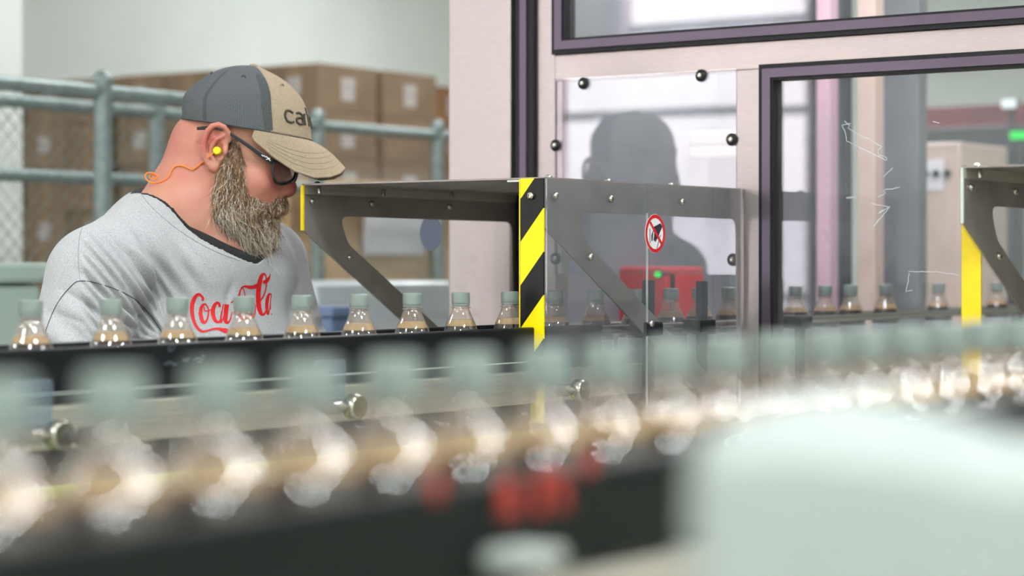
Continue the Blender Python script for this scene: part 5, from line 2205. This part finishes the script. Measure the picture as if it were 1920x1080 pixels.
# ------------------------------------------------------------------ ear plug on a cord
plug = empty('ear_plug', (0, 0, 0), 0, person)
plug['label'] = 'yellow foam ear plug on an orange cord'
M['plug'] = mat('yellow_foam', lin(246, 226, 20), 0.7, col2=lin(236, 212, 16), nscale=300)
M['cord'] = mat('orange_cord', lin(246, 132, 40), 0.5, col2=lin(238, 122, 36), nscale=300)
ep = Vector(PP(407, 283, -97))
MB().lathe([(0.5 * K, 9 * K), (6 * K, 8.5 * K), (7.6 * K, 5 * K), (8.0 * K, -2 * K), (6.0 * K, -10 * K), (4 * K, -12 * K)], 18, axis=(0.1, -1, 0.05), o=tuple(ep)).build('foam_plug', M['plug'], plug, smooth=True)
cp_ = [(402, 285), (396, 290), (388, 297), (378, 306), (369, 313), (361, 318), (352, 315), (343, 311), (333, 311), (325, 315), (320, 323), (316, 331), (308, 338), (297, 342), (285, 343), (276, 338), (272, 331), (275, 325), (284, 324), (293, 327), (296, 331), (290, 336), (283, 335), (280, 331), (284, 327), (292, 331)]
pts = []
yl = -100.0
for i, (px, py) in enumerate(cp_):
    h = hit(px, py, BT)
    if i < 3:
        yv = -104 + i * 2
    elif h is not None and i < 14:
        yv = h.y / K - 3.2
    else:
        yv = yl + 0.6
    yl = yv
    pts.append(Vector(PP(px, py, yv)))
pts = [Vector(q) for q in catmull([tuple(q) for q in pts], 4)]
MB().tube(pts, 1.35 * K, 6).build('cord', M['cord'], plug, smooth=True)

# ------------------------------------------------------------------ beard
u = K
lo, hi = PP(380, 520, -100), PP(560, 255, 100)
bs = Sculpt((lo[0], -105 * K, lo[2]), (hi[0], 105 * K, hi[2]), 3.0 * K)
for e in (-1, 1):
    bs.cone(MS(449, 272, 74 * e), MS(448, 300, 74 * e), 8 * u, 13 * u, 8 * u)
    bs.cone(MS(448, 300, 73 * e), MS(446, 335, 70 * e), 13 * u, 22 * u, 8 * u)
    bs.cone(MS(438, 322, 70 * e), MS(438, 385, 58 * e), 22 * u, 38 * u, 16 * u)
    bs.cone(MS(438, 385, 54 * e), MS(460, 424, 26 * e), 38 * u, 44 * u, 20 * u)
    bs.cone(MS(480, 384, 48 * e), MS(490, 408, 26 * e), 20 * u, 25 * u, 20 * u)
    bs.cone(MS(527, 377, 4 * e), MS(516, 381, 28 * e), 9 * u, 10 * u, 6 * u)
    bs.cone(MS(516, 381, 28 * e), MS(498, 396, 46 * e), 10 * u, 10 * u, 10 * u)
bs.cone(MS(490, 412), MS(482, 444), 27 * u, 28 * u, 16 * u)
bs.cone(MS(484, 422), MS(468, 450), 31 * u, 33 * u, 18 * u)
bs.cone(MS(462, 428), MS(467, 466), 48 * u, 25 * u, 18 * u)
bs.cone(MS(467, 466), MS(474, 482), 25 * u, 10 * u, 10 * u)
BVv, BQq = bs.mesh()
BVv = relax(BVv, BQq, 2, 0.5)
BN = vnormals(BVv, BQq)
M['beard_base'] = mat('beard_underlayer', lin(112, 94, 78), 0.9, col2=lin(84, 68, 54), nscale=120)


def beard_mat():
    k = NT('beard_hair')
    p = k.n('BsdfPrincipled')
    k.l(p.outputs[0], k.out.inputs[0])
    p.inputs['Roughness'].default_value = 0.5
    p.inputs['Specular IOR Level'].default_value = 0.35
    a = k.n('Attribute', attribute_name='hair_color')
    k.l(a.outputs['Color'], p.inputs['Base Color'])
    return k.m


M['beard'] = beard_mat()
base = np_mesh('beard', BVv, BQq, M['beard_base'], person)
base['label'] = 'long full beard, brown above and grey-white at the tip'
rs = np.random.RandomState(11)
cen = BVv[BQq].mean(1)
fn_ = BN[BQq].mean(1)
fn_ /= np.linalg.norm(fn_, axis=1, keepdims=True)
ar = np.linalg.norm(np.cross(BVv[BQq[:, 2]] - BVv[BQq[:, 0]], BVv[BQq[:, 3]] - BVv[BQq[:, 1]]), axis=1)
# camera-side picture position of the roots
cpx = 960 + F * (cen[:, 0] + X0) / (YM + cen[:, 1])
cpy = HOR - F * (cen[:, 2] - 1.4) / (YM + cen[:, 1])
wgt = ar * np.where(fn_[:, 1] < 0.45, 1.0, 0.25)
# roots hidden inside the head grow nothing
NS = 26000
pick = rs.choice(len(cen), NS, p=wgt / wgt.sum())
root = cen[pick] + rs.normal(size=(NS, 3)) * 1.6 * K
nr = fn_[pick]
rx, ry = cpx[pick], cpy[pick]
tip = np.array(MS(478, 500))
# combing: sideburn hair falls back and down, the rest towards the beard's tip
down = np.array([0.0, 0, -1.0])
to_tip = tip - root
to_tip /= np.linalg.norm(to_tip, axis=1, keepdims=True)
w1 = np.clip((ry - 330) / 90, 0, 1)[:, None]
comb = to_tip * (0.35 + 0.65 * w1) + down * (1 - w1) * 0.8 + np.array([-0.25, 0, 0]) * (1 - w1)
mst = (ry < 408) & (rx > 485)
comb[mst] = np.array([-0.55, 0, -0.8]) + rs.normal(size=(mst.sum(), 3)) * 0.1
frontm = (rx > 505) & (ry < 398) & (ry > 360)
comb[frontm] = np.array([-0.10, 0, -1.0]) + np.sign(root[frontm][:, 1:2]) * np.array([[0, 0.45, 0]])
comb += rs.normal(size=(NS, 3)) * 0.16
clump = np.stack([np.sin(root @ np.array([310.0, 90, 120]) + q_) for q_ in (0, 2, 4)], 1) * 0.22
comb += clump
comb /= np.linalg.norm(comb, axis=1, keepdims=True)
ln = np.interp(ry, [270, 310, 360, 420, 480], [9, 17, 24, 34, 36]) * K * rs.uniform(0.6, 1.25, NS)
ln[frontm] = rs.uniform(10, 19, frontm.sum()) * K
mst2 = mst & ~frontm
ln[mst2] = rs.uniform(12, 24, mst2.sum()) * K
R_ = 5
T = np.linspace(0, 1, R_)
curl = rs.normal(size=(NS, 3)) * 0.22
ph_ = rs.uniform(0, 6.28, NS)
lift = np.interp(ry, [270, 330, 420, 490], [0.30, 0.36, 0.26, 0.18]) * rs.uniform(0.4, 1.5, NS)
P = np.zeros((NS, R_, 3))
for i, t in enumerate(T):
    P[:, i] = root + ln[:, None] * (comb * t + nr * lift[:, None] * (t - 0.45 * t * t) + curl * t * t + np.stack([np.sin(ph_ + 5 * t), np.cos(ph_ * 1.3 + 4 * t), np.sin(ph_ * 0.7 + 5 * t)], 1) * 0.06)
tan = np.gradient(P, axis=1)
tan /= np.linalg.norm(tan, axis=2, keepdims=True)
ref = np.array([0.3, -0.9, 0.31])
s1 = np.cross(tan, ref)
s1 /= np.maximum(np.linalg.norm(s1, axis=2, keepdims=True), 1e-6)
s2 = np.cross(tan, s1)
rad_ = 0.47 * K * np.array([1, 1, 0.9, 0.7, 0.25])[None, :, None]
V = np.zeros((NS, R_, 3, 3))
for k_ in range(3):
    a = 2.0944 * k_
    V[:, :, k_] = P + (s1 * math.cos(a) + s2 * math.sin(a)) * rad_
V = V.reshape(-1, 3)
b0_ = (np.arange(NS) * R_ * 3)[:, None, None, None]
ii = (np.arange(R_ - 1) * 3)[None, :, None, None]
kk = np.arange(3)[None, None, :, None]
k2 = (kk + 1) % 3
Qd = np.concatenate([b0_ + ii + kk, b0_ + ii + k2, b0_ + ii + 3 + k2, b0_ + ii + 3 + kk], -1).reshape(-1, 4)
st = np_mesh('beard_strands', V, Qd, M['beard'], base)
st['kind'] = 'stuff'
# colour of each hair: brown and ginger above, more white hairs lower down
grey = np.clip(np.interp(ry, [280, 330, 380, 430, 490], [0.04, 0.16, 0.38, 0.78, 0.98]) + (np.interp(rx, [400, 440, 520], [0.16, 0.0, -0.10])), 0, 1)
grey = np.where(mst, 0.16, grey)
pickc = rs.uniform(size=NS)
L_ = lambda *c: np.array(lin(*c)[:3])
pal_w = np.stack([L_(232, 220, 202), L_(210, 197, 178), L_(244, 236, 222)])
pal_b = np.stack([L_(160, 118, 86), L_(128, 96, 70), L_(184, 144, 106), L_(110, 86, 68)])
cw = pal_w[rs.randint(0, 3, NS)]
cb = pal_b[rs.randint(0, 4, NS)]
colr = np.where((pickc < grey)[:, None], cw, cb)
colr = colr * rs.uniform(0.62, 1.12, (NS, 1))
ca = st.data.attributes.new('hair_color', 'FLOAT_COLOR', 'POINT')
ca.data.foreach_set('color', np.concatenate([np.repeat(colr, R_ * 3, axis=0), np.ones((NS * R_ * 3, 1))], 1).astype(np.float32).ravel())

# short stubble of hair at the temple and nape under the cap
# ------------------------------------------------------------------ trousers and boots
M['denim'] = mat('dark_denim', lin(52, 60, 78), 0.9, col2=lin(40, 47, 62), nscale=200, bump=0.3, bscale=700)
M['leather'] = mat('brown_boot_leather', lin(96, 72, 50), 0.6, col2=lin(80, 58, 40), nscale=30, bump=0.2, bscale=90)
hipc = PP(345, 900, 45)
hipc[2] = 0.93
ts = Sculpt(hipc - np.array([0.42, 0.42, 0.93]), hipc + np.array([0.42, 0.42, 0.22]), 0.011)
ts.ell(hipc, (0.2, 0.155, 0.16), 0.0, rot=TR)
feet = []
for e in (-1, 1):
    h0 = hipc + TL * 0.10 * e + np.array([0, 0, -0.06])
    kn = hipc + TL * 0.13 * e + TF * 0.03
    kn[2] = 0.52
    an = hipc + TL * 0.14 * e - TF * 0.02
    an[2] = 0.10
    ts.cone(h0, kn, 0.105, 0.078, 0.03)
    ts.cone(kn, an, 0.078, 0.068, 0.02)
    feet.append(an)
tv, tq = ts.mesh()
np_mesh('trousers', relax(tv, tq, 1, 0.5), tq, M['denim'], person)
for an in feet:
    s = Sculpt(an - 0.25, an + 0.25, 0.007)
    a0 = an.copy()
    a0[2] = 0.16
    s.cone(a0, an * np.array([1, 1, 0]) + np.array([0, 0, 0.075]) - TF * 0.02, 0.058, 0.06, 0.02)
    b1 = an * np.array([1, 1, 0]) + np.array([0, 0, 0.058])
    s.cone(b1, b1 + TF * 0.13, 0.052, 0.046, 0.02)
    s.field(lambda P: P[..., 2] - 0.012, tuple(an - 0.25), tuple(an + 0.25), 0.004, 'cut')
    v, q = s.mesh()
    bo = np_mesh('boot', relax(v, q, 1, 0.5), q, M['leather'], person)
    so = Sculpt(an - 0.25, an + 0.25, 0.007)
    so.cone(b1 * np.array([1, 1, 0]) + np.array([0, 0, 0.012]) - TF * 0.02, b1 * np.array([1, 1, 0]) + np.array([0, 0, 0.012]) + TF * 0.135, 0.060, 0.052, 0.0)
    so.field(lambda P: 0.022 - P[..., 2], tuple(an - 0.25), tuple(an + 0.25), 0.0, 'cut') if False else None
    so.field(lambda P: P[..., 2] - 0.001, tuple(an - 0.25), tuple(an + 0.25), 0.0, 'cut')
    so.field(lambda P: 0.024 - P[..., 2], tuple(an - 0.25), tuple(an + 0.25), 0.0, 'cut')
    v, q = so.mesh()
    np_mesh('sole', v, q, M['rubber'], bo)
